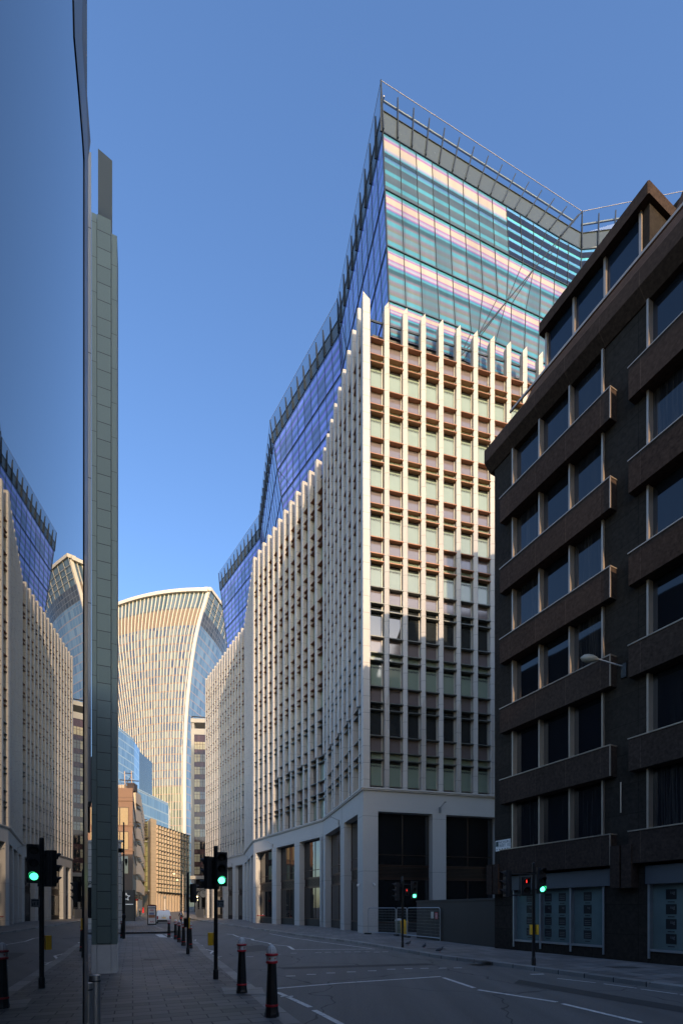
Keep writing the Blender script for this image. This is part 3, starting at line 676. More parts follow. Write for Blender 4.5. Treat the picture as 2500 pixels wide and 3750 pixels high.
def facet(eL, eR, side, rightface, anchor='L', top=True, part=False, sgn=1, mats=None):
    step = 1.5
    def seg(z): return E(*eL, z), E(*eR, z)
    def ptat(k, z):
        a, b = seg(z); L = (b-a).length; d = (b-a)/L if L > 1e-6 else V((1, 0, 0)); s = k*step
        if anchor == 'R': return (b-d*min(s, L)), L
        return (a+d*min(s, L)), L
    lv = LV
    maxL = max((seg(z)[1]-seg(z)[0]).length for z in lv+[Zt]); nmax = int(math.ceil(maxL/step))
    a, b = seg(60); d = offs(a, b); n = V((d.y, -d.x, 0))
    cen = V((15, 62, 60))
    if n.dot(a-cen) < 0: n = -n
    for r in range(len(lv)-1):
        z0, z1 = lv[r], lv[r+1]
        for k in range(nmax):
            p0, L0 = ptat(k, z0); p1, _ = ptat(k+1, z0); q0, L1 = ptat(k, z1); q1, _ = ptat(k+1, z1)
            if k*step >= max(L0, L1): continue
            pts = [p0, p1, q1, q0]; uv = [(k+.001, r), (k+.999, r), (k+.999, r+.999), (k+.001, r+.999)]
            if (p1-p0).length < 1e-4: pts = [p0, q1, q0]; uv = [uv[0], uv[2], uv[3]]
            elif (q1-q0).length < 1e-4: pts = [p0, p1, q0]; uv = uv[:2]+[uv[3]]
            mi = (mats(k, r) if mats else 0)
            if part:
                m = MB(); m.poly(pts, 0, uv); m.build('glass_panel', ['sR', 'sRt', 'sRb', 'sL'][mi], tw)
            else: panels_stuff.poly(pts, mi, uv)
            if k*step < min(L0, L1) or True:
                if (q0-p0).length > .1 and k*step < max(L0, L1): mull.tube(p0+n*.03, q0+n*.03, .032 if rightface else .022, n=4)
        a, b = seg(z1); mull.tube(a+n*.04, b+n*.04, .055 if rightface else .04, n=4)
    # grey band and balustrade
    zb0, zb1 = LV[-1]+.03, Zr
    if not top:
        a, b = seg(zb0); c, e = seg(Zr); bandm.poly([a, b, e, c]); mull.tube(c+n*.03, e+n*.03, .04, n=4)
        t0, t1 = seg(Zt); glassb.poly([c, e, t1])
    if top:
        a, b = seg(zb0); c, e = seg(zb1)
        bandm.poly([a, b, e, c]); mull.tube(c+n*.03, e+n*.03, .04, n=4)
        t0, t1 = seg(Zt); glassb.poly([c, e, t1, t0]); rails.tube(t0, t1, .022, n=4)
        ia, ib = seg(67.35); inner.tube(ia-n*.22, ib-n*.22, .075, n=4)
        LT = (t1-t0).length; nn = int(LT/step)
        for k in range(nn+1):
            f = k*step/LT
            if anchor == 'R': f = 1-f
            p = a+(b-a)*f; q = t0+(t1-t0)*f; q = q+(p-q)*.14
            dd = (b-a).normalized()*.045
            fin = MB(); i0, i1 = p-n*.05, p+n*.22; j0, j1 = q-n*.02, q+n*.06
            fin.hexa([i0-dd, i1-dd, i1+dd, i0+dd], [j0-dd, j1-dd, j1+dd, j0+dd]); posts.append(fin)
def rmat(k, r):
    if r == 3: return 2 if k >= 8 else 1
    return 0
facet((B['T0'], T['T0']), (B['Q'], T['Vv']), None, True, 'L', True, True, mats=rmat)
facet((B['Q'], T['Vv']), (B['Vv'], T['Vv']), None, True, 'R', False, False, mats=lambda k, r: 2 if r == 3 else 0)
facet((B['Vv'], T['Vv']), (B['V2'], T['V2']), None, True, 'L', True, False, mats=lambda k, r: 2 if r == 3 else 0)
for a, b in (('T0', 'T1'), ('T1', 'T2'), ('T2', 'T3'), ('T3', 'T4'), ('T4', 'T5')):
    facet((B[a], T[a]), (B[b], T[b]), None, False, 'L', True, False, mats=lambda k, r: 3)
for key in ('T0', 'T1', 'T2', 'T3', 'T4', 'Vv'):
    seam.append(MB()); seam[-1].tube(E(B[key], T[key], Zb), E(B[key], T[key], Zt), .07, n=5)
seam.append(MB()); seam[-1].tube(E(B['Q'], T['Vv'], Zb), E(B['Q'], T['Vv'], Zt), .055, n=5)
# diagonal creases on the street side
seam.append(MB()); seam[-1].tube(E(B['T1'], T['T1'], Zt), E(B['T0'], T['T0'], 50)*.35+E(B['T1'], T['T1'], 50)*.65, .05, n=4)
seam.append(MB()); seam[-1].tube(E(B['T2'], T['T2'], 60), E(B['T1'], T['T1'], 50)*.4+E(B['T2'], T['T2'], 50)*.6, .05, n=4)
panels_stuff.build('glass_panels', ['sR', 'sRt', 'sRb', 'sL'], tw, kind='stuff')
mull.build('mullion_grid', 'mull', tw); [q.build('crown_seam', 'mull', tw) for q in seam]
bandm.build('roof_band', 'gband', tw); glassb.build('balustrade', 'bal', tw); rails.build('balustrade_rail', 'rail', tw); inner.build('roof_rail', 'rail', tw)
for f in posts[:90]: f.build('balustrade_post', 'mull', tw)
m = MB(); ring = [E(B[k], T[k], 65.9) for k in ('T5', 'T4', 'T3', 'T2', 'T1', 'T0', 'Vv', 'V2', 'V3')]
m.prism([V((p.x, p.y))*.97+V((.5, 1.8)) for p in ring], 65.0, 65.6); m.build('roof', 'roof', tw)

# ------------------------------------------------------------------ dark granite block on the right
P0 = V((7.32, 23.5)); DB = FR(P0, (.447, -.894), (-.894, -.447))
db = thing('dark_granite_office_block', (7.32, 23.5, 0), 'dark brown granite office block with projecting window bays and grey ground floor shop windows', 'office building')
tops = [4.71, 7.95, 11.23, 14.45, 17.7, 20.97]; SP = 1.11; DL = 44
bays = [(0.95+6.13*i, 5.9+6.13*i) for i in range(7)]
muls = [[1.17+6.13*i+1.503*j for j in range(4)] for i in range(7)]
m = MB()    # piers between bays, ends
prev = 0
for i, ms in enumerate(muls):
    m.box(DB, prev, ms[0]+.0, -.6, 0, PZ, 23.0); prev = ms[-1]
m.box(DB, prev, DL, -.6, 0, PZ, 23.0); m.build('wall', 'darkw', db)
for i, (ms, (b0, b1)) in enumerate(zip(muls, bays)):
    for r, z in enumerate(tops):
        m = MB(); m.box(DB, b0-.25, b1+.25, -.3, .36, z-SP, z, 0); o = m.build('spandrel', 'darkst', db)
        c = MB(); c.box(DB, b0-.27, b1+.27, -.1, .39, z+.003, z+.04, 0); c.box(DB, b1+.225, b1+.255, .33, .375, z-SP, z, 0); c.build('trim', 'alu', o)
        z0 = z+.04; z1 = (tops[r+1]-SP) if r < 5 else 23.0
        for j in range(3):
            w = MB(); u0, u1 = ms[j]+.05, ms[j+1]-.05
            w.poly([DB.P(u0, -.16, z0), DB.P(u1, -.16, z0), DB.P(u1, -.16, z1), DB.P(u0, -.16, z1)], 0)
            o = w.build('window', ['gcur'], db)
            f = MB(); f.box(DB, u0-.05, u0+.02, -.2, .1, z0, z1); f.box(DB, u0+.02, u1-.02, -.2, -.08, z0, z0+.06)
            if j == 2: f.box(DB, u1-.02, u1+.05, -.2, .1, z0, z1)
            f.build('frame', 'alu', o)
    # ground floor
    for j in range(3):
        u0, u1 = ms[j]+.05, ms[j+1]-.05
        w = MB(); w.poly([DB.P(u0, -.16, .62), DB.P(u1, -.16, .62), DB.P(u1, -.16, 2.86), DB.P(u0, -.16, 2.86)], 0)
        for q in range(6 if (j < 2 and i == 0) else 0): pass
        o = w.build('shop_window', ['poster_bg'], db)
        f = MB(); f.box(DB, u0-.05, u0+.02, -.2, .04, .3, 2.86); f.box(DB, u0+.02, u1-.02, -.2, .03, .55, .63)
        if j == 2: f.box(DB, u1-.02, u1+.05, -.2, .04, .3, 2.86)
        f.build('frame', 'alu2', o)
        if i < 2:
            uu = [.62] if (j != 1 or i) else [.25, .95]
            if i == 0 and j == 0: uu = [.75]
            for un in uu:
                for q in range(4):
                    zc = 2.5-.5*q; p_ = MB(); uc = u0+un
                    p_.box(DB, uc-.17, uc+.17, -.158, -.15, zc-.17, zc+.17, 0)
                    if i == 1: put_text(p_, 'isg', .15, DB, uc+.05, -.146, zc+.06, 1)
                    elif q == 1: put_text(p_, 'isg', .12, DB, uc+.05, -.146, zc+.06, 1)
                    else:
                        for e in range(3): p_.box(DB, uc-.13, uc+.13, -.149, -.147, zc-.1+e*.07, zc-.085+e*.07, 1)
                    p_.box(DB, uc-.11, uc+.11, -.158, -.15, zc-.27, zc-.24, 0)
                    p_.build('poster', ['poster', 'plight'], o)
    m = MB(); m.box(DB, ms[0]+.0, ms[-1], -.6, -.01, PZ, .54); m.build('plinth', 'darkw', db)
    m = MB(); m.box(DB, b0+.18, b1+.05, -.6, .1, 2.865, 3.5, 0); m.build('fascia', 'fascia', db)
    for a in (b1+.27, b1+.70):
        m = MB(); m.box(DB, a, a+.36, .0, .42, 2.75, 4.28, 0, .01); m.build('pilaster', 'darkst', db)
m = MB(); m.box(DB, -.12, .25, .0, .42, 2.7, 4.1, 0, .01); m.box(DB, .31, .65, .0, .42, 2.7, 4.1, 0, .01); m.build('pilaster', 'darkst', db)
# returns of the side street bays at the far end
for z in tops: 
    m = MB(); m.prism([DB.p(-.42, -.5), DB.p(-.42, -3.5), DB.p(.0, -3.5), DB.p(0, -.5)], [z-SP-.1+.3, z-SP+.2, z-SP-.5, z-SP-.5], z+.15); m.build('spandrel', 'darkst', db)
# cornice, mansard, penthouse
def prof(mb, u0, u1, pr_, mi=0, s0=0, s1=0):
    a = [DB.P(u0+s0*(-min(v, 0)), v, z) for v, z in pr_]; b = [DB.P(u1, v, z) for v, z in pr_]; mb.hexa(a, b, mi)
m = MB(); prof(m, -.25, DL, [(-.6, 23.0), (.05, 23.0), (.42, 23.35), (.42, 23.95), (.30, 24.1), (-.6, 24.1)]); m.build('cornice', 'darkst', db)
m = MB(); prof(m, -.35, DL, [(-.7, 24.11), (.28, 24.11), (-.62, 25.35), (-.7, 25.35)], s0=.5); m.build('mansard', 'darkst', db)
m = MB(); prof(m, 0, DL, [(-.72, 24.6), (-.25, 25.0), (-.2, 25.06), (-.72, 25.5)], s0=.4); 
m2 = MB(); m2.box(DB, .6, DL, -.42, -.34, 25.36, 25.46); m2.build('gutter_rail', 'alu', db)
m = MB(); prof(m, .1, DL, [(-2.6, 25.3), (-1.0, 25.3), (-1.0, 25.6), (-1.95, 27.5), (-2.6, 27.5)], s0=.35); m.build('mansard', 'darkst', db)
ph0, ph1 = 1.2, 6.1
m = MB(); m.box(DB, ph0, ph1, -4.5, -2.2, 27.5, 29.3); m.box(DB, ph1-.4, ph1, -2.2, -2.05, 27.5, 29.3); m.build('penthouse_wall', 'darkw', db)
for j in range(3):
    u0 = ph0+.12+j*1.5; w = MB(); w.poly([DB.P(u0, -2.12, 27.52), DB.P(u0+1.4, -2.12, 27.52), DB.P(u0+1.4, -2.12, 29.3), DB.P(u0, -2.12, 29.3)])
    o = w.build('window', 'gblue', db); f = MB(); f.box(DB, u0-.1, u0, -2.2, -1.98, 27.5, 29.3)
    if j == 2: f.box(DB, u0+1.4, u0+1.5, -2.2, -1.98, 27.5, 29.3)
    f.build('frame', 'alu', o)
m = MB(); m.box(DB, ph0-.15, ph1+.15, -4.7, -1.75, 29.3, 29.8, 0, .05); m.build('penthouse_roof', 'darkst', db)
m = MB(); prof(m, 6.9, DL, [(-5.2, 27.5), (-1.9, 27.5), (-2.3, 28.5), (-5.2, 28.5)], s0=.1); m.build('mansard', 'darkst', db)
m = MB(); m.prism([DB.p(.3, -.61), DB.p(DL, -.61), DB.p(DL, -22), DB.p(.3, -22)], 0, 25.3)
m.prism([DB.p(1.6, -2.61), DB.p(DL, -2.61), DB.p(DL, -20), DB.p(1.6, -20)], 25.31, 28.4); m.build('core', 'darkw', db)
m = MB(); m.prism([DB.p(1.0, -7.5), DB.p(DL, -7.5), DB.p(DL, -20), DB.p(1.0, -20)], 28.41, 35.5); m.build('shadow_core', 'darkw', db)  # unseen upper block, added to cast shadow on the tower front
# street name sign, lamp on this facade
u = .62; sg = MB(); sg.box(DB, .08, 1.02, .0, .03, 3331*0+4.75, 5.25, 0)
so = thing('street_name_sign', DB.P(.55, 0, 4.75), 'white street name plate with crest on the dark granite corner', 'sign')
sg.build('plate', 'white', so)
t_ = MB(); put_text(t_, 'FENCHURCH\nSTREET  EC3', .17, DB, .65, .034, 5.06, 0); t_.box(DB, .11, .27, .031, .034, 4.97, 5.2); 
for q in range(5): t_.box(DB, .15+q*.17, .2+q*.17, .031, .034, 4.8, 4.85)
t_.build('lettering', 'ink', so)
ul = 6.45; wl = thing('wall_lamp', DB.P(ul, 0, 10.5), 'street lamp on a wall bracket fixed to the dark granite block', 'street lamp')
p = DB.P(ul, .03, 10.65); m = MB(); m.box(DB, ul-.1, ul+.1, 0, .08, 10.35, 10.85, 0, .02); m.build('wall_plate', 'dgrey', wl)
q = p+V((-.88, .1, .42)); m = MB(); m.tube(p+V((0, 0, .1)), q, .025); m.build('arm', 'alu2', wl)
hd = V((-.98, .08, .12)).normalized()
m = MB(); m.lathe(q, [(.03, 0), (.08, .06), (.13, .2), (.15, .38), (.12, .52), (.02, .62)], 16, 0, ax=hd); m.build('lamp_head', 'lampglass', wl, smooth=True)
bp = thing('wall_pipe', DB.P(6.55, .02, 5.6), 'thin pale pipe on the charcoal wall above the twin pilasters', 'pipe')
m = MB(); m.tube(DB.P(6.35, .06, 5.5), DB.P(6.35, .06, 6.6), .025); m.build('pipe', 'alu', bp)

# ------------------------------------------------------------------ left building with mirror glass
GD = V((-.4028, 1)).normalized(); GL = FR((-.235, 0), GD, (GD.y, -GD.x))  # n points to street (right)
def gu(D): return D/GD.y
lb = thing('mirror_glass_office', (-1.2, 1, 0), 'office with mirror glass street window and a green grey panelled corner column', 'office building')
m = MB(); ue = gu(1.99)
m.poly([GL.P(-12, 0, PZ), GL.P(ue-.015, 0, PZ), GL.P(ue-.015, 0, 12), GL.P(-12, 0, 12)]); m.build('glass_wall', 'mirror', lb)
prf = [(3750, 306, 318, 319), (582, 307, 318, 319.5), (517, 303, 320, 329), (344, 289, 312, 316), (134, 271, 297, 316), (0, 268, 299, 316), (-3500, 268, 299, 316)]
m = MB(); g2 = MB()
for (ya, a0, a1, a2), (yb, b0, b1, b2) in zip(prf, prf[1:]):
    def q(x, y, dd=0.):
        D_ = F*.235/(525-x); v = px(x, y, D_); o_ = -dd if dd else .003; return V((v.x+GL.n.x*o_, v.y+GL.n.y*o_, v.z))
    m.hexa([q(a0, ya), q(a1, ya), q(a1, ya, .05), q(a0, ya, .05)], [q(b0, yb), q(b1, yb), q(b1, yb, .05), q(b0, yb, .05)])
    g2.hexa([q(a1+.3, ya), q(a2, ya), q(a2, ya, .015), q(a1+.3, ya, .015)], [q(b1+.3, yb), q(b2, yb), q(b2, yb, .015), q(b1+.3, yb, .015)])
o = m.build('window_frame', 'black', lb); g2.build('frame_edge', 'dgrey', o)
m = MB(); m.prism([GL.p(-12, -.12), GL.p(ue-.02, -.12), V((-8.6, 14.6)), V((-22, 14)), V((-26, -4))], 0, 8.5); m.prism([V((-8.9, 15.6)), V((-17.3, 33)), V((-30, 36)), V((-24, 15.6))], 0, 24); m.build('wall', 'blackm', lb)
CF = FR((px(335, 0, 14.05).x, 14.05), (.928, .374), (.374, -.928))
w1, w2, w3 = CF.u(355), CF.u(407), CF.u(428.5)
m = MB(); m.box(CF, w1+.006, w2-.006, -.75, .02, .985+PZ*0, 21.95); co = m.build('column', 'green', lb)
m = MB(); m.box(CF, 0, w1-.006, -.75, 0, .985, 21.95); m.box(CF, w2+.006, w3, -.75, 0, .985, 21.6); m.build('side_panel', 'green2', co)
m = MB(); m.box(CF, 0, w1-.004, -.75, .0, PZ, .975, 0, .006); m.box(CF, w1+.004, w2-.004, -.75, .02, PZ, .975, 0, .006); m.box(CF, w2+.004, w3, -.75, 0, PZ, .975, 0, .006); m.build('plinth', 'plinth', co)
m = MB(); a_, b_ = px(359, 0, 15.2), px(411, 0, 15.45); m.prism([a_, b_, b_*1.04, a_*1.04], 19, 25.55); m.build('roof_fin', mat('dark_green_grey_fin', (.075, .09, .085), .6), lb)
m = MB(); a_, b_ = px(316, 0, 14.1), px(334, 0, 14.15); m.prism([a_, b_, b_*1.05, a_*1.05], 5.1, 23.8); m.build('pier', 'greystrip', lb)
m = MB(); m.box(CF, -2.5, .1, -6, -1.21, 6.2, 6.7); m.box(CF, -2.5, -.3, -3, -2.8, 4.6, 6.2); m.build('soffit', 'blackm', lb)
# stainless posts
def steelpost(X, Y, label):
    t = thing('steel_bollard', (X, Y, PZ), label, 'bollard', 'steel bollards by the entrance')
    m = MB(); m.lathe((X, Y, PZ), [(.074, 0), (.074, .93), (.070, .95), (.02, .962)], 28); m.build('post', 'steel', t, smooth=True)
    m = MB(); m.lathe((X, Y, PZ), [(.0755, .86), (.0755, .88)], 28); m.build('ring', 'dgrey', t, smooth=True)
steelpost(-3.40, 6.78, 'stainless steel bollard nearest the green column, standing clear of the window frame')
steelpost(-3.14, 6.05, 'stainless steel bollard half hidden behind the black window frame')

# ------------------------------------------------------------------ bollards
KP = (H-PZ)/H
def stand(t, at=None):
    # traced on z=0; stands on the pavement top
    k = KP if at is None else 1; t.location = (t.location.x*k, t.location.y*k, PZ); t.scale = (KP,)*3
def bollard(x, y, label, scale=1.0, at=None):
    p = gd(x, y) if at is None else V(at); D = p.y
    t = thing('city_bollard', (p.x, p.y, 0), label, 'bollard', 'black, red and white street bollards')
    o = V((p.x, p.y, -.01)); n = 24
    m = MB(); m.lathe(o, [(.135, 0), (.135, .07), (.125, .10), (.118, .16)], 8); m.lathe(o, [(.118, .16), (.085, .90), (.083, 1.0)], 8); m.build('shaft', 'black', t)
    m = MB(); m.lathe(o, [(.121, .205), (.124, .215), (.124, .235), (.119, .245)], 16); m.lathe(o, [(.100, 1.0), (.112, 1.01), (.112, 1.035), (.098, 1.05)], n)
    m.lathe(o, [(.098, 1.14), (.118, 1.15), (.122, 1.165), (.112, 1.185), (.08, 1.19)], n)
    for k in range(6):   # red star marks on the collar
        a = k*math.pi/3+.3; c = o+V((math.cos(a)*.0975, math.sin(a)*.0975, 1.095)); tt = V((-math.sin(a), math.cos(a), 0)); nn = V((math.cos(a), math.sin(a), 0))
        pts = []
        for j in range(10):
            r = .026 if j % 2 == 0 else .011; b = j*math.pi/5; pts.append(c+nn*.002+(tt*math.sin(b)+V((0, 0, 1))*math.cos(b))*r)
        m.poly(pts)
    m.build('red_trim', 'red', t)
    m = MB(); m.lathe(o, [(.095, 1.05), (.096, 1.14)], n); m.build('collar', 'white', t, smooth=True)
    m = MB(); m.lathe(o, [(.095, 1.185), (.094, 1.22), (.082, 1.27), (.06, 1.31), (.03, 1.335), (.008, 1.345)], n, flute=.12); m.build('cap', 'white', t)
    stand(t, at); return t
bollard(995, 3724, 'nearest and largest black bollard with white cap, beside the kerb')
bollard(885, 3639, 'second nearest black bollard, between the near traffic light and the largest bollard')
for x, y, l in [(618.5, 3433.6, 'black bollard at the side street corner, leftmost of the distant kerb row'), (643, 3441, 'second bollard from left in the distant kerb row'), (656, 3451.6, 'third bollard from left in the distant kerb row'), (672, 3464, 'fourth bollard of the distant row, left of the slim signal pole'), (696, 3474, 'bollard half hidden behind the slim signal pole'), (447, 3437, 'bollard beside the tall camera column at the side street')]:
    bollard(x, y, l)
bollard(0, 0, 'left of two tiny bollards joined by tape by the stone tower entrance', at=(px(964, 0, 66).x, 66, 0)); bollard(0, 0, 'right of two tiny bollards joined by tape by the stone tower entrance', at=(px(981, 0, 65).x, 65, 0))
m = MB(); a = V((px(940, 0, 66.5).x, 66.5, 1.25)); b = V((px(990, 0, 64.8).x, 64.8, 1.2)); m.box(FR(a[:2], (b-a)[:2]), 0, (b-a).length, -.01, .01, 1.12, 1.2); tag(m.build('barrier_tape', 'red'), 'red and white tape strung between two small bollards', 'tape')

# ------------------------------------------------------------------ traffic signals
def head(par, c, face, kind='3', lit=2, sc_=1.0):
    """signal head centred at c facing direction face"""
    f = V((face[0], face[1])).normalized(); fr = FR((c[0], c[1]), (f.y, -f.x), (f.x, f.y)); z = c[2]
    n = 3 if kind == '3' else 2; h = .31*n*sc_; w = .155*sc_
    m = MB(); m.box(fr, -w, w, -.11, .06, z-h/2, z+h/2, 0, .03); m.box(fr, -w*.8, w*.8, -.16, -.11, z-h/2+.03, z+h/2-.03, 0, .02)
    o = m.build('signal_head', 'blackm', par)
    for k in range(n):
        zc = z+h/2-.155*sc_-k*.31*sc_; l = MB(); cc = fr.P(0, .062, zc); ax = V((f.x, f.y, 0)); on = (k == lit)
        l.lathe(cc, [(.088*sc_, 0), (.083*sc_, .012), (.045*sc_, .03), (.005, .035)], 20, ax=ax); l.build('lens', ('greenlens' if kind == '3' else 'redman') if on and kind == '3' else 'offlens', o, smooth=True)
        if on and kind != '3':
            l = MB(); d = fr
            l.box(d, -.013, .013, .10, .104, zc-.05, zc+.03); l.box(d, -.01, .01, .10, .104, zc+.034, zc+.055); l.build('red_figure', 'redman', o)
        v = MB(); N_ = 14; xx = V((fr.d.x, fr.d.y, 0)); zz_ = V((0, 0, 1)); r = .112*sc_
        for i in range(N_):
            a0, a1 = [math.radians(-35+250*q/N_) for q in (i, i+1)]
            def rim(a, out, rr): return cc+xx*math.cos(a)*rr+zz_*math.sin(a)*rr+ax*out
            d0 = .05+.15*max(0, math.sin(a0)); d1 = .05+.15*max(0, math.sin(a1))
            v.poly([rim(a0, -.005, r), rim(a1, -.005, r), rim(a1, d1, r), rim(a0, d0, r)]); v.poly([rim(a0, -.005, r-.006), rim(a0, d0, r-.006), rim(a1, d1, r-.006), rim(a1, -.005, r-.006)])
            v.poly([rim(a0, d0, r), rim(a1, d1, r), rim(a1, d1, r-.006), rim(a0, d0, r-.006)])
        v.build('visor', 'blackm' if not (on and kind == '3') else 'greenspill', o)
    return o
def sigpole(x, y, ztop, label):
    p = gd(x, y); t = thing('traffic_light', (p.x, p.y, 0), label, 'traffic light', 'traffic lights at the crossing')
    m = MB(); m.tube((p.x, p.y, -.02), (p.x, p.y, ztop), .057, n=18); m.lathe((p.x, p.y, ztop), [(.06, 0), (.05, .03), (.01, .04)], 18); m.lathe((p.x, p.y, 0), [(.075, -.01), (.075, .25), (.06, .28)], 18); m.build('pole', 'black', t, smooth=True)
    return t, V((p.x, p.y, 0))
def arm(t, a, b, r=.02): m = MB(); m.tube(a, b, r, n=8); m.build('bracket', 'blackm', t)
# near
t, p = sigpole(790, 3587, 3.78, 'nearest traffic light, showing green, on the left pavement beside two bollards')
D = p.y; c = p+V(((812-790)/F*D, -.05, 3.14)); head(t, c, (.35, -1), lit=2, sc_=1.04); arm(t, p+V((0, 0, 3.45)), c+V((0, 0.05, .3))); arm(t, p+V((0, 0, 2.8)), c+V((0, 0.05, -.3)))
c2 = p+V(((758-790)/F*D, .12, 3.05)); head(t, c2, (-1, .35), lit=9); arm(t, p+V((0, 0, 3.4)), c2+V((.05, 0, .32))); arm(t, p+V((0, 0, 2.75)), c2+V((.05, 0, -.3)))
c3 = p+V(((775-790)/F*D-.02, .28, 3.05)); head(t, c3, (-.4, 1), lit=9)
m = MB(); m.box(FR((p.x-.125, p.y-.02), (1, 0), (0, 1)), -.075, .055, -.1, .1, .97, 1.33, 0, .015); o = m.build('push_button_box', 'yellow', t)
m = MB(); fr = FR((p.x+.14, p.y-.062), (1, 0), (0, 1)); m.box(fr, -.08, .11, -.01, 0, 2.05, 2.26); o = m.build('notice_plate', 'alu2', t)
m = MB(); m.box(fr, -.05, -.03, -.014, -.011, 2.1, 2.19); m.box(fr, .02, .04, -.014, -.011, 2.1, 2.17); m.box(fr, .06, .08, -.014, -.011, 2.08, 2.15); m.box(fr, -.06, .09, -.014, -.011, 2.21, 2.235); m.build('symbols', 'ink', o)
# right pavement
t, p = sigpole(1953, 3537, 3.62, 'traffic light on the right pavement in front of the dark granite block'); D = p.y
c = p+V(((1980-1953)/F*D, -.05, 3.02)); head(t, c, (.1, -1), lit=2); arm(t, p+V((0, 0, 3.3)), c+V((0, .05, .3))); arm(t, p+V((0, 0, 2.7)), c+V((0, .05, -.3)))
c = p+V(((1925-1953)/F*D, 0, 2.83)); head(t, c, (-.1, -1), '2', lit=0, sc_=1.0)
c2 = p+V(((1854-1953)/F*D, .05, 2.92)); head(t, c2, (-1, -.1), lit=9)
for z in (3.25, 2.5): arm(t, p+V((0, 0, z)), c2+V((.1, 0, z-2.92)), .022)
arm(t, V((c.x-.2, c.y+.05, 2.45)), V((c.x-.2, c.y+.05, 3.27)), .022)
m = MB(); m.box(FR((p.x+.08, p.y-.05), (1, 0), (0, 1)), -.02, .06, -.08, .08, 1.1, 1.45, 0, .01); m.box(FR((p.x-.1, p.y-.0), (1, 0), (0, 1)), -.02, .03, -.08, .08, 1.1, 1.45, 0, .005); m.build('push_button_box', 'yellow', t)
# middle
t, p = sigpole(1473.5, 3471, 3.48, 'traffic light in front of the mesh fence by the tower corner'); D = p.y
c = p+V(((1515-1473)/F*D, -.05, 3.0)); head(t, c, (.1, -1), lit=2); arm(t, p+V((0, 0, 3.3)), c+V((0, .05, .3)))
c2 = p+V(((1452-1473)/F*D, .05, 2.93)); head(t, c2, (-1, -.1), lit=9); arm(t, p+V((0, 0, 3.2)), c2+V((.05, 0, .3)))
c = p+V(((1490-1473)/F*D, .1, 2.9)); head(t, c, (-.2, -1), '2', lit=0, sc_=.6)
m = MB(); m.box(FR((p.x-.02, p.y), (.5, 1)), -.02, .02, -.05, .05, 3.35, 3.72, 0); m.build('sensor', 'dgrey', t)
m = MB(); m.box(FR((p.x+.09, p.y-.02), (1, 0), (0, 1)), -.03, .05, -.08, .08, 1.12, 1.46, 0, .01); m.build('push_button_box', 'yellow', t)
# far left slim
t, p = sigpole(688, 3495, 3.62, 'slim traffic light pole on the left kerb among the distant bollards'); D = p.y
c = p+V((.24, .1, 2.72)); head(t, c, (.8, 1), lit=9, sc_=.9); arm(t, p+V((0, 0, 3.0)), c+V((0, 0, .25))); arm(t, p+V((0, 0, 2.5)), c+V((0, 0, -.25)))
m = MB(); m.box(FR((p.x-.03, p.y-.09), (1, 0), (0, 1)), -.12, .1, -.06, .05, 1.2, 1.6, 0, .01); m.box(FR((p.x+.09, p.y-.09), (1, 0), (0, 1)), -.015, .02, -.07, .06, 1.16, 1.62, 1, .01); m.build('push_button_box', ['black', 'yellow'], t)
# camera column
p = gd(453, 3439); t = thing('camera_column', (p.x, p.y, 0), 'tall black column with cameras beside the pale stone corner at the side street', 'camera post')
m = MB(); m.tube((p.x, p.y, 0), (p.x, p.y, 3.2), .1, n=14); m.tube((p.x, p.y, 3.2), (p.x, p.y, 7.9), .06, .045, n=14); m.build('pole', 'black', t)
m = MB(); m.box(FR((p.x-.22, p.y), (1, 0)), -.13, .13, -.1, .1, 5.85, 6.12); m.tube((p.x, p.y, 6.0), (p.x-.2, p.y, 6.0), .02); m.build('camera', 'black', t)
m = MB(); m.lathe((p.x+.17, p.y, 5.2), [(.03, -.25), (.08, 0), (.08, .2), (.02, .24)], 12); m.tube((p.x, p.y, 5.35), (p.x+.17, p.y, 5.35), .02); m.build('camera', 'black', t)
m = MB(); m.lathe((p.x+.06, p.y-.1, 1.5), [(.02, -.2), (.13, -.1), (.13, .12), (.02, .2)], 12); m.build('speaker', 'black', t)
for o in list(COL.objects):
    if o.parent is None and o.name.split('.')[0] in ('traffic_light', 'camera_column'): stand(o)

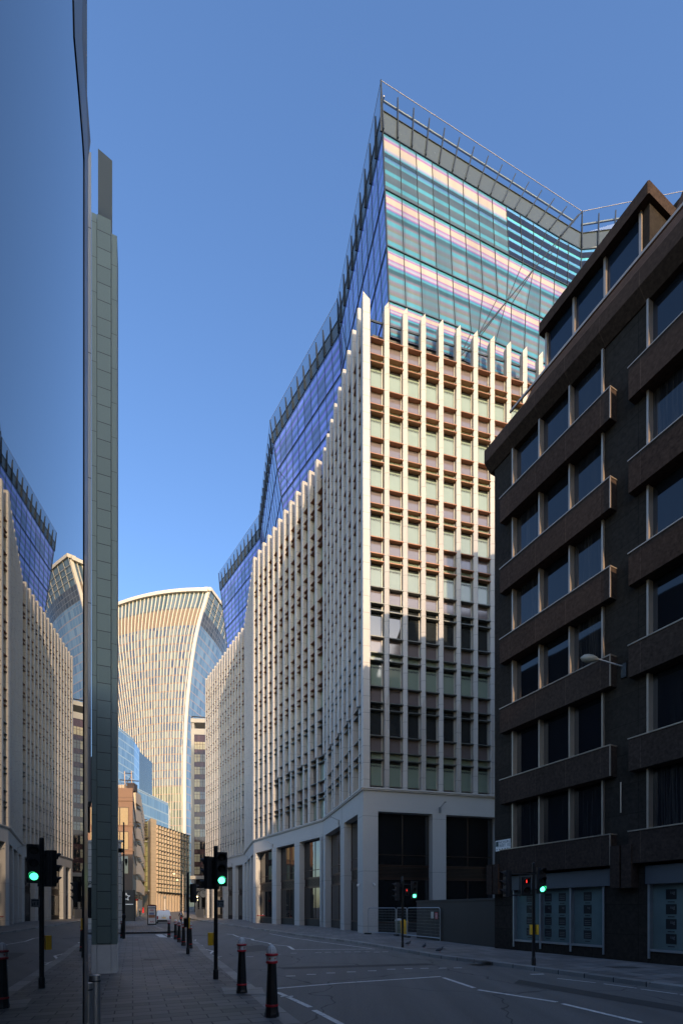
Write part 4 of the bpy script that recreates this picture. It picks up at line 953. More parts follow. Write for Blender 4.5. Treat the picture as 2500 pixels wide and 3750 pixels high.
# ------------------------------------------------------------------ fences and hoarding
def heras(x0, D0, x1, D1, label, signs=False, h=1.95):
    a = V((px(x0, 0, D0).x, D0)); b = V((px(x1, 0, D1).x, D1)); fr = FR(a, b-a); L = (b-a).length
    t = thing('mesh_fence_panel', (a.x, a.y, PZ), label, 'fence', 'temporary mesh fence panels')
    m = MB(); z0 = PZ+.05; z1 = PZ+h; r = .024
    pts = [fr.P(0, 0, PZ), fr.P(0, 0, z1-.12), fr.P(.12, 0, z1), fr.P(L-.12, 0, z1), fr.P(L, 0, z1-.12), fr.P(L, 0, PZ)]
    for p_, q_ in zip(pts, pts[1:]): m.tube(p_, q_, r, n=8)
    m.tube(fr.P(0, 0, z0+.12), fr.P(L, 0, z0+.12), r, n=8); m.build('frame', 'alu2', t)
    m = MB()
    for k in range(1, 9): m.tube(fr.P(0, 0, z0+.12+k*.2), fr.P(L, 0, z0+.12+k*.2), .004, n=4)
    k = .12
    while k < L: m.tube(fr.P(k, 0, z0+.12), fr.P(k, 0, z1), .0022, n=3); k += .14
    m.build('wire_mesh', 'alu2', t)
    m = MB(); m.box(fr, -.35, .25, -.12, .12, PZ, PZ+.1, 0, .03); m.build('foot', 'blackm', t)
    if signs:
        s = FR(fr.o, fr.d, -fr.n if fr.n.y > 0 else fr.n); 
        m = MB(); m.box(s, L-.95, L-.65, .03, .035, 1.45, 1.85); m.build('notice', 'alu2', t)
        m = MB(); m.box(s, L-.5, L-.2, .03, .035, 1.42, 1.82, 0)
        for q in range(4): m.box(s, L-.46, L-.24, .036, .038, 1.47+q*.08, 1.5+q*.08, 1)
        m.build('notice', ['kfcred', 'posterw'], t)
heras(1348, 36.6, 1449, 34.6, 'left mesh fence panel against the stone tower corner pillar'); heras(1452, 34.4, 1489, 32.3, 'short mesh fence panel turned sideways behind the traffic light'); heras(1491, 32.2, 1611, 28.6, 'right mesh fence panel with two notices in front of the black hoarding', True)
a = V((px(1525, 0, 31.5).x, 31.5)); b = DB.p(-.1, -.3); fr = FR(a, b-a); L = (b-a).length
hb = thing('hoarding', (a.x, a.y, 0), 'black timber hoarding closing the gap between the tower and the dark block', 'hoarding')
m = MB(); m.box(fr, 0, L, 0, .08, PZ, 2.45); m.build('panel', 'hoard', hb); m = MB(); m.box(fr, 0, L, -.05, .1, 2.452, 2.55); m.build('capping', 'blackm', hb)
p = V((px(1462, 0, 34.5).x, 34.9)); t = thing('wheelie_bin', (p.x, p.y, PZ), 'dark green wheelie bin heaped with rubbish behind the fence', 'bin'); fr = FR(p, (1, -.1))
m = MB(); m.hexa([fr.P(a_, b_, PZ+.1) for a_, b_ in ((-.22, -.25), (.22, -.25), (.22, .25), (-.22, .25))], [fr.P(a_, b_, PZ+1.05) for a_, b_ in ((-.29, -.34), (.29, -.34), (.29, .34), (-.29, .34))]); m.build('tub', 'green', t)
m = MB(); m.lathe((p.x, p.y, PZ+1.05), [(.3, 0), (.26, .08), (.12, .14), (.01, .16)], 9, flute=.25); m.build('rubbish_bag', 'posterw', t)
p = V((px(1482, 0, 33.5).x, 33.9)); t = thing('yellow_bin', (p.x, p.y, PZ), 'yellow wheelie bin half hidden behind the middle traffic light', 'bin'); fr = FR(p, (1, -.1))
m = MB(); m.hexa([fr.P(a_, b_, PZ+.1) for a_, b_ in ((-.2, -.25), (.2, -.25), (.2, .25), (-.2, .25))], [fr.P(a_, b_, PZ+1.0) for a_, b_ in ((-.26, -.3), (.26, -.3), (.26, .3), (-.26, .3))]); m.build('tub', 'yellow', t)
m = MB(); m.box(fr, -.28, .28, -.32, .34, PZ+1.0, PZ+1.06, 0, .03); m.build('lid', 'yellow', t)
# cameras on the tower pillar and small wall lights
for i, (fr, u, z, lab) in enumerate([(R, .85, 3.95, 'small white security camera on the front of the tower corner pillar'), (segs[0], .9, 3.95, 'small white security camera on the street side of the tower corner pillar')]):
    t = thing('security_camera', fr.P(u, 0, z), lab, 'camera'); m = MB(); m.box(fr, u-.06, u+.06, 0, .1, z, z+.12); m.build('bracket', 'posterw', t); m = MB(); m.lathe(fr.P(u, .14, z-.12), [(.02, -.05), (.09, 0), (.09, .12), (.03, .16)], 14); m.build('dome', 'white', t, smooth=True)
for i, (fr, x, lab) in enumerate([(R, 1610, 'small bracket light on the lintel over the front pillar'), (segs[0], 1240, 'small bracket light on the lintel near the tower corner'), (segs[1], 998, 'small bracket light on the lintel by the middle of the street side'), (segs[2], 906, 'small bracket light on the lintel inside the folded facade'), (segs[3], 850, 'small bracket light on the lintel at the far end of the tower')]):
    u = fr.u(x); t = thing('bracket_light', fr.P(u, 0, 9.9), lab, 'light', 'bracket lights on the tower lintel'); m = MB(); m.box(fr, u-.09, u+.09, -.02, .09, 9.75, 10.2, 0, .02); m.build('wall_box', 'alu2', t)
    m = MB(); m.tube(fr.P(u, .05, 10.15), fr.P(u+.1, .75, 10.5), .025, n=6); m.lathe(fr.P(u+.1, .75, 10.42), [(.09, 0), (.1, .05), (.03, .1)], 10); m.build('arm', 'alu2', t)

# ------------------------------------------------------------------ curved tower
WD = 242.0
ct = [(769, 2150), (755, 2195), (744, 2226), (725, 2291), (712, 2360), (702, 2425), (695, 2483), (689, 2540), (683.5, 2597), (680.5, 2666), (677.5, 2731), (675.5, 2827), (675.5, 3200)]
sp = [(2150, 16.6), (2215, 15.7), (2300, 14.6), (2425, 13.0), (2600, 11.2), (2750, 10.5), (2875, 10.4), (3200, 10.4)]
def lin(tb, y, ky, kv):
    for a, b in zip(tb, tb[1:]):
        if a[ky] <= y <= b[ky]: return a[kv]+(b[kv]-a[kv])*(y-a[ky])/(b[ky]-a[ky])
    return tb[0][kv] if y < tb[0][ky] else tb[-1][kv]
def yz(z): return HZ-(z-H)/WD*F
def smooth_lin(tb, y, ky, kv): return sum(lin(tb, y+o, ky, kv) for o in (-45, -30, -15, 0, 15, 30, 45))/7
def WP(n, z, out=0.):
    y = yz(z); e = smooth_lin(ct, y, 1, 0); s = smooth_lin(sp, y, 0, 1)
    D = WD+.02*n*n; X = (e-1250)/F*WD - n*s/F*WD; k = V((X, D))
    return V((X, D-out, z))
wt_ = thing('curved_glass_skyscraper', (-75, WD, 0), 'tall curved glass skyscraper flaring towards its top with cream vertical fins', 'skyscraper')
NF = 28; FH = 3.9; zf0 = 8; zs = [zf0+FH*i for i in range(35)]+[142.0]
zs = sorted(set([z for z in zs if z < 141]+[142.0]))
roofz = lambda n: 160.0-.004*(n-6)**2
for r, (z0, z1) in enumerate(zip(zs, zs[1:])):
    m = MB()
    for n in range(NF):
        m.poly([WP(n+1, z0), WP(n, z0), WP(n, z1), WP(n+1, z1)], 0, [(n+1, r), (n, r), (n, r+.999), (n+1, r+.999)])
    m.build('glass_storey', 'wtgl' if z1 < 63 else 'wtg', wt_)
m = MB()
for n in range(NF): m.poly([WP(n+1, 142), WP(n, 142), WP(n, 150.3), WP(n+1, 150.3)])
m.build('louvre_band', 'tanband', wt_)
m = MB()
for n in range(NF): m.poly([WP(n+1, 150.3), WP(n, 150.3), WP(n, roofz(n)-1.8), WP(n+1, roofz(n+1)-1.8)], 0, [(n+1, 0), (n, 0), (n, 1), (n+1, 1)])
m.build('sky_garden_glass', 'wtdark', wt_)
m = MB()
for n in range(NF): m.hexa([WP(n+1, roofz(n+1)-1.9, 1.4), WP(n, roofz(n)-1.9, 1.4), WP(n, roofz(n)-1.9, -4), WP(n+1, roofz(n+1)-1.9, -4)], [WP(n+1, roofz(n+1), 1.0), WP(n, roofz(n), 1.0), WP(n, roofz(n), -4), WP(n+1, roofz(n+1), -4)])
m.build('roof_edge', 'wtfin', wt_)
zz = [8+5*i for i in range(30)]+[158]
for n in range(NF+1):
    m = MB(); w = (.17 if n else .75)
    for z0, z1 in zip(zz, zz[1:]):
        z1 = min(z1, roofz(n)-1.5)
        a, b = WP(n, z0), WP(n, z1); dx = V((w, 0, 0)); o = V((0, -.45, 0)); dx = V((w*((.62+.38*max(0, (z0-90)/70)) if n else 1), 0, 0)); i_ = V((0, .2, 0))
        s_ = V((1.6 if n == 0 else 0, 0, 0)) if False else V((0, 0, 0))
        m.hexa([a-dx+o, a+dx+o, a+dx+i_, a-dx+i_], [b-dx+o, b+dx+o, b+dx+i_, b-dx+i_], cap=False)
    m.build('vertical_fin', 'wtfin', wt_)
# side facade
def WS(k, z):  # k 0..1 back
    a = WP(0, z); y = yz(z); e = smooth_lin(ct, y, 1, 0); bow = 6*math.sin(math.pi*k)
    return V((a.x+.9+bow*.8-1.5*k, WD+k*62, z-(0 if z < 145 else 0)))
NS = 26
for r, (z0, z1) in enumerate(zip(zs, zs[1:])):
    m = MB()
    for k in range(NS):
        m.poly([WS(k/NS, z0), WS((k+1)/NS, z0), WS((k+1)/NS, z1), WS(k/NS, z1)], 0, [(k, r), (k+1, r), (k+1, r+.999), (k, r+.999)])
    m.build('side_storey', 'wts', wt_)
m = MB(); 
for k in range(NS): m.poly([WS(k/NS, 142), WS((k+1)/NS, 142), WS((k+1)/NS, 148.5), WS(k/NS, 148.5)], 0, [(k, 0), (k+1, 0), (k+1, 2.99), (k, 2.99)])
m.build('side_lattice', 'lattice', wt_)
m = MB(); rz = lambda k: 159.5-16*max(0, k-.35)**2
for k in range(NS): m.poly([WS(k/NS, 148.5), WS((k+1)/NS, 148.5), WS((k+1)/NS, rz((k+1)/NS)), WS(k/NS, rz(k/NS))], 0, [(k, 0), (k+1, 0), (k+1, 2.99), (k, 2.99)])
m.build('side_glass', 'wtdark', wt_)
m = MB()
for k in range(NS):
    a, b = WS(k/NS, rz(k/NS)), WS((k+1)/NS, rz((k+1)/NS)); m.hexa([a+V((-3, 0, -.4)), a+V((.5, 0, -.4)), b+V((.5, 0, -.4)), b+V((-3, 0, -.4))], [a+V((-3, 0, 1.4)), a+V((.5, 0, 1.2)), b+V((.5, 0, 1.2)), b+V((-3, 0, 1.4))])
for q in range(0, NS, 2):
    a, b = WS(q/NS, 148.5), WS(q/NS, rz(q/NS)); m.tube(a+V((.2, 0, 0)), b+V((.2, 0, 0)), .1, n=4)
for zq in (151, 153.5, 156): 
    for k in range(NS):
        if rz(k/NS) > zq+.5: m.tube(WS(k/NS, zq)+V((.2, 0, 0)), WS((k+1)/NS, zq)+V((.2, 0, 0)), .09, n=4)
m.build('side_roof_edge', 'wtfin', wt_)
m = MB(); a = WP(4.5, 160); m.box(FR((a.x, a.y+6), (1, 0)), -1, 1, -1, 1, 159, 163); m.build('roof_hatch', 'wtfin', wt_)
m = MB(); a, b, c, d = WP(NF, 10), WP(0, 10), WS(1, 10), V((WP(NF, 10).x, WD+62, 10)); m.prism([V((a.x+2, a.y+4)), V((b.x-2, b.y+4)), V((c.x-5, c.y-2)), V((d.x+4, d.y))], 0, 155); m.build('core', 'gband', wt_)

# ------------------------------------------------------------------ slab tower with concrete frame
SD = 150.0; SF = FR((px(700, 0, SD).x, SD), (1, .06), (.06, -1)); k_ = SD/F
sx = lambda x: SF.u(x)
sl = thing('maroon_slab_tower', (px(700, 0, SD).x, SD, 0), 'narrow older tower with maroon panels and pale concrete end, between skyscraper and stone tower', 'office building')
m = MB(); m.box(SF, sx(699), sx(711), -14, 0, 10, 57.2); m.box(SF, sx(711.01), sx(790), -14, 0, 55.4, 57.2); m.build('concrete_frame', 'slabc', sl)
m = MB(); m.box(SF, sx(699), sx(790), -14, .3, 59.0, 60.2); m.box(SF, sx(700), sx(702), -2, 0, 57.2, 59.0); m.box(SF, sx(704), sx(710), -2, 0, 57.2, 59.0); m.build('crown', 'slabc', sl)
m = MB(); m.tube(SF.P(sx(703), 0, 60.9), SF.P(sx(790), 0, 60.5), .15); m.tube(SF.P(sx(703), 0, 60.2), SF.P(sx(703), 0, 60.9), .15); m.build('roof_rail', 'blackm', sl)
fl = 3.82; zt0 = 55.4
m = MB(); u0, u1 = sx(711), sx(790); rows = int((zt0-11.5)/fl)
m.poly([SF.P(u0, -.1, 11.5), SF.P(u1, -.1, 11.5), SF.P(u1, -.1, zt0), SF.P(u0, -.1, zt0)], 0, [(0, 0), ((u1-u0)/.9, 0), ((u1-u0)/.9, (zt0-11.5)/1.9), (0, (zt0-11.5)/1.9)]); m.build('curtain_wall', 'slabw', sl)
for r in range(rows):
    zc = zt0-2.1-r*fl-.9
    for c_ in range(4):
        u = u0+.1+c_*.86; 
        m = MB(); m.box(SF, u, u+.72, -.08, -.02, zc-1.5, zc-.05, 0); m.box(SF, u, u+.72, -.08, -.02, zc+.05, zc+.75, 0)
        lit_ = c_ < 2 or r < 4
        m.build('window', ('slabwin' if c_ < 2 and r > 0 or r == 0 else 'slabwin2') if lit_ else 'gshop', sl)
m = MB(); m.box(SF, sx(711), sx(790), -14, -.11, 0, 55); m.build('wall', 'roof', sl)
# podium with canopy, clock and lit sign
pd = thing('podium_building', (px(720, 0, 118).x, 118, 0), 'low building with canopy and round clock below the maroon slab tower', 'building'); D = 118.0
PF_ = FR((px(712, 0, D).x, D), (1, -.1), (-.1, -1))
ux = lambda x: PF_.u(x)
m = MB(); m.box(PF_, ux(700), ux(780), -10, .6, 9.2, 10.0); m.build('canopy', 'slabc', pd)
m = MB(); m.box(PF_, ux(716), ux(780), -10, 0, 7.0, 9.2); m.build('upper_glazing', 'gshop', pd)
m = MB(); m.box(PF_, ux(710), ux(780), -10, .5, 6.7, 7.0); m.build('shelf', 'slabc', pd)
m = MB(); m.box(PF_, ux(715), ux(780), -10, .0, 5.0, 6.7); m.build('fascia', 'slabc', pd)
m = MB(); m.box(PF_, ux(716), ux(780), -10, -.3, .5, 5.0); m.build('shop_window', 'gshop', pd)
for x in (716, 730, 752): m = MB(); m.box(PF_, ux(x), ux(x)+.5, -.3, .02, .5, 5.0); m.build('pillar', 'slabc', pd)
c = PF_.P(ux(747), .5, 5.7); m = MB(); m.lathe(c, [(1.0, 0), (1.0, .12)], 24, ax=(-.1, -1, 0)); o = m.build('clock', 'blackm', pd)
m = MB(); m.lathe(c+V((0, -.13, 0)), [(.85, 0), (.85, .02)], 24, ax=(-.1, -1, 0)); m.build('clock_face', 'slabc', o)
m = MB(); m.tube(c+V((0, -.18, 0)), c+V((0, -.18, .7)), .05, n=4); m.tube(c+V((0, -.18, 0)), c+V((.5, -.18, -.1)), .05, n=4); m.build('clock_hands', 'blackm', o)
ls = thing('lit_shop_sign', (px(716, 0, 112).x, 112, 3.6), 'small glowing yellow box sign hanging below the canopy', 'sign'); fr = FR((px(716, 0, 112).x, 112), (1, 0), (0, -1))
m = MB(); m.box(fr, -.5, .5, -.1, .1, 4.0, 5.0); m.build('box', 'signlit', ls); m = MB(); m.box(fr, -.55, .55, -.12, .08, 5.002, 5.06); m.tube((fr.o.x, 112, 5.06), (fr.o.x+.8, 113, 6.8), .03, n=5); m.build('bracket', 'blackm', ls)

# ------------------------------------------------------------------ blue glass building
bg = thing('blue_glass_office', (-55, 130, 0), 'stepped sky blue glass office behind the brown building', 'office building')
def gface(a, za0, za1, b, zb0, zb1, nu, nv, mt, name='glazing', slope=True):
    m = MB()
    for i in range(nu):
        for j in range(nv):
            def pt(i_, j_):
                f = i_/nu; g_ = j_/nv; p_ = V(a)+(V(b)-V(a))*f; z = (za0+(zb0-za0)*f)*(1-g_)+(za1+(zb1-za1)*f)*g_; return V((p_.x, p_.y, z))
            m.poly([pt(i, j), pt(i+1, j), pt(i+1, j+1), pt(i, j+1)], 0, [(i+.001, j), (i+.999, j), (i+.999, j+.999), (i+.001, j+.999)])
    return m
a = (px(468, 0, 150).x, 150); b = (px(616, 0, 178).x, 178); m = gface(a, 1, 39.5, b, 1, 39.5, 26, 11, 'blueg'); m.build('glazing', 'blueg', bg)
m = MB(); fr = FR(a, V(b)-V(a)); fr2 = FR(a, V(b)-V(a), (fr.n.x, fr.n.y)); 
L = (V(b)-V(a)).length
if fr.n.dot(V((0, -1))) < 0 and fr.n.x < 0: fr = FR(a, V(b)-V(a), (-fr.n.x, -fr.n.y))
m = MB(); a2 = V(a); b2 = V(b); m.prism([a2+V((-.4, .3)), b2+V((-.4, .0)), b2+V((-25, 12)), a2+V((-25, 5))], 1, 39); m.build('core', 'gband', bg)
m = MB(); m.prism([b2+V((-.2, .1)), b2+V((.1, 0)), b2+V((-4, 14)), b2+V((-6, 14))], 1, 39.5); m.build('end_glazing', 'blueg', bg)
# raised rear block
a = (px(425, 0, 141).x, 141); b = (px(491, 0, 153).x, 153); m = gface(a, 30, 54, b, 30, 54.2, 17, 10, 'blueg'); m.build('glazing', 'blueg', bg)
m = MB(); m.prism([V(a)+V((-1, .5)), V(b)+V((-1, .3)), V(b)+V((-2, 20)), V(a)+V((-15, 20))], 30, 53.5); m.build('core', 'gband', bg)
m = gface(b, 30, 54.2, (b[0]-1.5, b[1]+8), 30, 54.2, 4, 10, 'blueg'); m.build('glazing', 'blueg', bg)
m = MB(); 
for (A_, B_, z) in ((a, b, 54.1), ((px(468, 0, 150).x, 150), (px(616, 0, 178).x, 178), 39.5)): m.tube((*A_, z+.5), (*B_, z+.5), .12, n=5); m.poly([(*A_, z), (*B_, z), (*B_, z+.9), (*A_, z+.9)])
m.build('roof_rail', 'blueg', bg)

# ------------------------------------------------------------------ brown sandstone building
D = 77.0; br = thing('brown_sandstone_building', (px(486, 0, D).x, D, 0), 'brown sandstone building with tan windows behind the green column', 'building')
BF = FR((px(486, 0, D).x, D), (-1, -.03), (0.03, -1)); BS = FR((px(486, 0, D).x, D), (-10.3, 26), None); 
if BS.n.x < 0: BS = FR(BS.o, BS.d, -BS.n)
uL = 12
m = MB(); zt = 21.0
m.prism([BF.p(0), BF.p(uL), BF.p(uL)+V((-9, 26)), BS.p(28)], 10.6, zt); m.build('wall', 'brown', br)
m = MB(); m.prism([BF.p(.0), BF.p(uL), BF.p(uL)+V((-9, 26)), BS.p(28)], PZ, 10.59); m.build('lower_wall', mat('dark_brown_lower_wall', (.05, .032, .024), .6), br)  # lower wall in a darker brown than the wall above
for z in (19.2, 15.3, 11.4): m = MB(); m.box(BF, -.06, uL, -.1, .12, z-.25, z-.1); m.box(BS, -.05, 28, -.1, .12, z-.25, z-.1); m.build('string_course', 'brown', br)
for r, z in enumerate((16.6-.0, 12.8, 9.0)):
    for i, u in enumerate((1.3, 4.6, 7.8)):
        m = MB(); m.box(BF, u-.65, u+1.9, -.02, .05, z-1.5, z+1.4, 1); m.box(BF, u-.6, u+.6, .051, .07, z-1.4, z+1.3, 0); m.box(BF, u+.75, u+1.85, .051, .07, z-1.4, z+1.3, 0)
        m.build('window', ['tanwin' if r < 2 else 'gshop', 'bronze'], br)
    for i in range(7):
        u = 1.5+i*3.7; m = MB(); m.box(BS, u, u+2.2, -.02, .03, z-1.4, z+1.2, 0); m.build('window', ['gshop'], br)
m = MB(); m.box(BF, -.3, uL, -.2, .2, PZ, 5.0); m.build('shopfront', 'blackm', br)
c = BF.P(BF.u(465), .3, 4.35+.3); st = thing('star_sign', (c.x, c.y, c.z), 'white outlined star emblem above a line of lettering on the dark shopfront', 'sign'); m = MB()
pts = [c+V((math.sin(j*math.pi/5)*(.62 if j % 2 == 0 else .27), -.02, math.cos(j*math.pi/5)*(.62 if j % 2 == 0 else .27)-.75)) for j in range(10)]
for i in range(10): m.tube(pts[i], pts[(i+1) % 10], .07, n=5)
m.build('star', 'white', st); m = MB(); me = text_mesh('newsagents', .42); m.add(me, Matrix.Translation(c+V((0, -.03, -1.85))) @ Matrix.Rotation(math.pi/2, 4, 'X'), 0); 
m2 = MB(); m2.box(FR((c.x, c.y), (1, 0), (0, 1)), -1.1, 1.1, -.03, 0, c.z-1.95, c.z-1.82); m2.build('underline', 'white', st)
# roof plant
t = thing('roof_gantry', (px(462, 0, 76).x, 79, 21), 'rusty steel gantry standing on the brown building roof', 'gantry'); x0 = px(448, 0, 78).x; m = MB(); y_ = 79
for dx in (0.0, .9*.0+3.4/1.0*.0+1.0): pass
for dx in (0, 1.1): m.tube((x0+dx, y_, 21), (x0+dx-.1, y_, 24.2), .09, n=5)
m.tube((x0-.9, y_, 22.8), (x0+2.2, y_, 22.6), .08, n=5); m.tube((x0-.1, y_, 23.9), (x0+1.2, y_, 23.8), .06, n=5); m.tube((x0, y_, 21.9), (x0+1.1, y_, 23.6), .05, n=5); m.build('frame', 'bronze', t)
t = thing('roof_unit', (px(440, 0, 78).x, 78.5, 21), 'pale plant box behind railing on the brown building roof', 'roof unit'); fr = FR((px(438, 0, 78).x, 79), (1, 0), (0, -1))
m = MB(); m.box(fr, -2, .6, -2, .5, 21.0, 21.9, 0, .05); m.build('box', 'beige2', t)
m = MB()
for k in range(9): m.tube(fr.P(-1+k*.42, .8, 21), fr.P(-1+k*.42, .8, 22.1), .025, n=4)
m.tube(fr.P(-1, .8, 22.1), fr.P(2.4, .8, 22.1), .03, n=4); m.box(fr, .9, 2.0, -1, .3, 21, 22.2, 0); m.build('railing', 'bronze', t)
# projecting signs
def hang(x0, x1, y0, y1, D, txt, mt, label, red=False):
    a, b = px(x0, y1, D), px(x1, y0, D); t = thing('hanging_sign', (a.x, D, a.z), label, 'sign'); fr = FR((a.x, D), (1, 0), (0, -1)); w = b.x-a.x
    m = MB(); m.box(fr, 0, w, -.12, .0, a.z, b.z, 0); m.build('board', mt, t)
    if txt:
        m = MB(); put_text(m, txt, (b.z-a.z)*.48, fr, w/2, .004, (a.z+b.z)/2, 0, bold=.012); m.build('lettering', 'ink', t)
        m = MB()
        for (c0, c1, e0, e1) in ((0, w, a.z-.04, a.z+.02), (0, w, b.z-.02, b.z+.04), (-.04, .02, a.z, b.z), (w-.02, w+.04, a.z, b.z)): m.box(fr, c0, c1, -.1, .02, e0, e1)
        m.build('border', 'bronze', t)
    if red: m = MB(); m.box(fr, 0, w*.75, -.12, 0, a.z-.36, a.z-.06); m.build('red_board', 'red', t)
hang(488.5, 511.5, 3279, 3292, 80, 'Contact\nLenses', 'beige2', 'projecting white sign with dark border and two lines of lettering', True)
hang(513, 521, 3284, 3298, 92, None, 'beige2', 'plain pale projecting sign behind the bordered one')
# pale stone corner building with script sign
pc = thing('white_stone_building', (px(444, 0, 45).x, 45, 0), 'low white rusticated stone building behind the green column', 'building')
m = MB(); fr = FR((px(444, 0, 45).x, 45), (-1, 0.05), (0, -1)); m.prism([fr.p(0), fr.p(9), fr.p(9)+V((-4.4, 9)), fr.p(0)+V((-4.2, 9))], PZ, 8.15); m.build('wall', 'portland', pc)
m = MB(); m.box(fr, -.06, 9, -.3, .06, 8.152, 8.35); m.build('coping', 'portland', pc)
m = MB(); m.prism([V((-21.8, 46.5)), V((-20.85, 47)), V((-24.6, 55.5)), V((-25.5, 55))], PZ+.01, 6.6); m.build('side_wall', 'portland', pc)
m = MB(); put_text(m, 'Super', .62, fr, 9*0+3.0, .02, H+(HZ-3232)/F*45, 0, right=-1, shear=.35, bold=.01); m.build('lettering', 'ink', pc)
m = MB(); m.box(fr, 2.6, 3.7, -.1, .05, 1.2, 4.0); m.build('window', 'gshop', pc)

# ------------------------------------------------------------------ honey limestone buildings at the bend
bz = lambda D: gz(D)
bb_ = thing('honey_stone_building', (px(548, 0, 140).x, 140, 0), 'honey limestone building with tall blank stair tower and gridded curved front, in sunlight', 'office building')
D = 138.0; P1 = V((px(527, 0, D+10).x, D+10)); P2 = V((px(552, 0, D).x, D)); P3 = V((px(573, 0, D+3).x, D+3))
zt = H+(HZ-2997)/F*D
m = MB(); m.prism([P1+V((-3, 6)), P1, P2, P3, P3+V((-5, 10))], .9, zt); m.build('stair_tower', 'beige', bb_)
# curved gridded front
arc = []
for i in range(13):
    f = i/12; x = 573+(697-573)*f; Dd = 141+26*f**1.15; arc.append(V((px(x, 0, Dd).x, Dd)))
top = lambda f, Dd: H+(HZ-(3022+40*f))/F*Dd
nfl = 8
shelf = MB(); back = MB()
for i in range(12):
    a, b = arc[i], arc[i+1]; fr = FR(a, b-a); 
    if fr.n.y > 0: fr = FR(a, b-a, -fr.n)
    L = (b-a).length; f = i/12; zt_ = top(f, a.y); z0 = 7.0; st_ = (zt_-z0)/nfl
    back.poly([fr.P(0, -.1, z0), fr.P(L, -.1, z0), fr.P(L, -.1, zt_), fr.P(0, -.1, zt_)], 0, [(i*2, 0), (i*2+2, 0), (i*2+2, nfl*2), (i*2, nfl*2)])
    pier = MB()
    for j in range(nfl*2):
        h0 = z0+j*st_/2+.18; h1 = h0+st_/2-.26; w_ = L*.36; pier.hexa([fr.P(0, -.08, h0), fr.P(.05, .42, h0), fr.P(w_, .3, h0), fr.P(w_, -.08, h0)], [fr.P(0, -.08, h1), fr.P(.05, .42, h1), fr.P(w_, .3, h1), fr.P(w_, -.08, h1)])
    pier.build('stone_pier', 'beige2', bb_)
    for j in range(nfl+1): shelf.box(fr, 0, L, -.3, .34 if j else .8, z0+j*st_-.05, z0+j*st_+.05)
    for j in range(nfl): shelf.box(fr, 0, L*.5, -.3, .1, z0+(j+.5)*st_-.04, z0+(j+.5)*st_+.04)
    g_ = MB(); g_.box(fr, .1, L, -1.2, -1.0, .9, z0-.5); g_.build('shop_window', 'gshop', bb_); g_ = MB(); g_.box(fr, 0, .7, -1.2, .2, .9, z0-.2); g_.build('pillar', 'beige2', bb_)
shelf.build('floor_shelf', 'dkfr', bb_); back.build('glazing', 'greeng', bb_)
m = MB(); m.prism([a+V((-1.3, .6)) for a in arc]+[arc[-1]+V((-5, 12)), arc[0]+V((-9, 22))], .9, 24); m.build('core', 'dkfr', bb_)
# stair glazing beside tower
a = V((px(509, 0, 136).x, 147)); 
sg_ = V((px(518, 0, 141).x, 141)); sg2 = V((px(540, 0, 141).x, 141))
m = gface((px(517, 0, 140).x, 140), 7, 27, (px(541, 0, 139.5).x, 139.5), 7, 27, 3, 14, 'greeng'); m.build('stair_glazing', 'greeng', bb_)
m = MB(); fr = FR((px(517, 0, 139).x, 139), (1, 0), (0, -1)); m.box(fr, 0, 1.8, -.5, .5, 6.2, 7.0); m.box(fr, -.05, 2.0, -.4, .6, 22, 22.4);
for q in range(7): m.box(fr, 0, 1.9, .45, .6, 22.6+q*.75, 22.9+q*.75)
m.build('balcony', 'dkfr', bb_)
# neighbour running back from the brown building (street side, seen on edge)
nb = thing('saw_tooth_stone_building', (px(498, 0, 100).x, 103, 0), 'sunlit stone building with stepped saw tooth windows beyond the brown building', 'office building')
A_ = V((px(497, 0, 105).x, 105)); B_ = V((px(519, 0, 140).x, 140)); fr = FR(A_, B_-A_)
if fr.n.x < 0: fr = FR(A_, B_-A_, -fr.n)
L = (B_-A_).length
m = MB(); m.prism([A_, B_, B_+V((-20, 0)), A_+V((-20, 0))], .2, 27.5); m.build('wall', 'beige', nb)
for j in range(6):
    for k in range(8):
        u = k*L/8; z = 5+j*3.8
        m = MB(); m.prism([fr.p(u, .02), fr.p(u+L/8*.85, .9), fr.p(u+L/8*.9, .02)], z+.8, z+3.3); m.build('saw_tooth_bay', 'beige2', nb)
m = MB(); m.prism([fr.p(0, .01), fr.p(0, .3), fr.p(L, .3), fr.p(L, .01)], .25, 4.6); m.build('shopfront', 'beige2', nb)

# ------------------------------------------------------------------ street furniture in the distance
def lamp(x, D, z, label, arms, globe=False):
    X = px(x, 0, D).x; t = thing('street_lamp', (X, D, gz(D)), label, 'street lamp'); m = MB(); m.tube((X, D, gz(D)), (X, D, z), .09, .06, n=8); m.build('post', 'alu' if not globe else 'white', t)
    for (dx, dz) in arms:
        m = MB(); m.tube((X, D, z+dz-.2), (X+dx, D, z+dz), .035, n=6); m.build('arm', 'alu', t)
        m = MB(); m.lathe((X+dx, D, z+dz-.05), [(.1, 0), (.4, .02), (.32, .16), (.05, .22)], 12); m.build('lamp_head', 'lampglass', t); m = MB(); m.lathe((X+dx, D, z+dz-.11), [(.22, 0), (.3, .05)], 12); m.build('lamp_glass', 'lampglow', t)
    if globe: m = MB(); m.lathe((X, D, z), [(.05, -.35), (.3, -.2), (.4, 0), (.3, .2), (.05, .35)], 14); m.build('globe', 'lampglass', t, smooth=True)
lamp(670, 120, 10.4, 'tall lamp post with two lit heads on the far right pavement', [(-2.2, .3), (-1.4, -1.2)])
lamp(604, 128, 5.1, 'pale post with round globe in front of the gridded stone front', [], True)
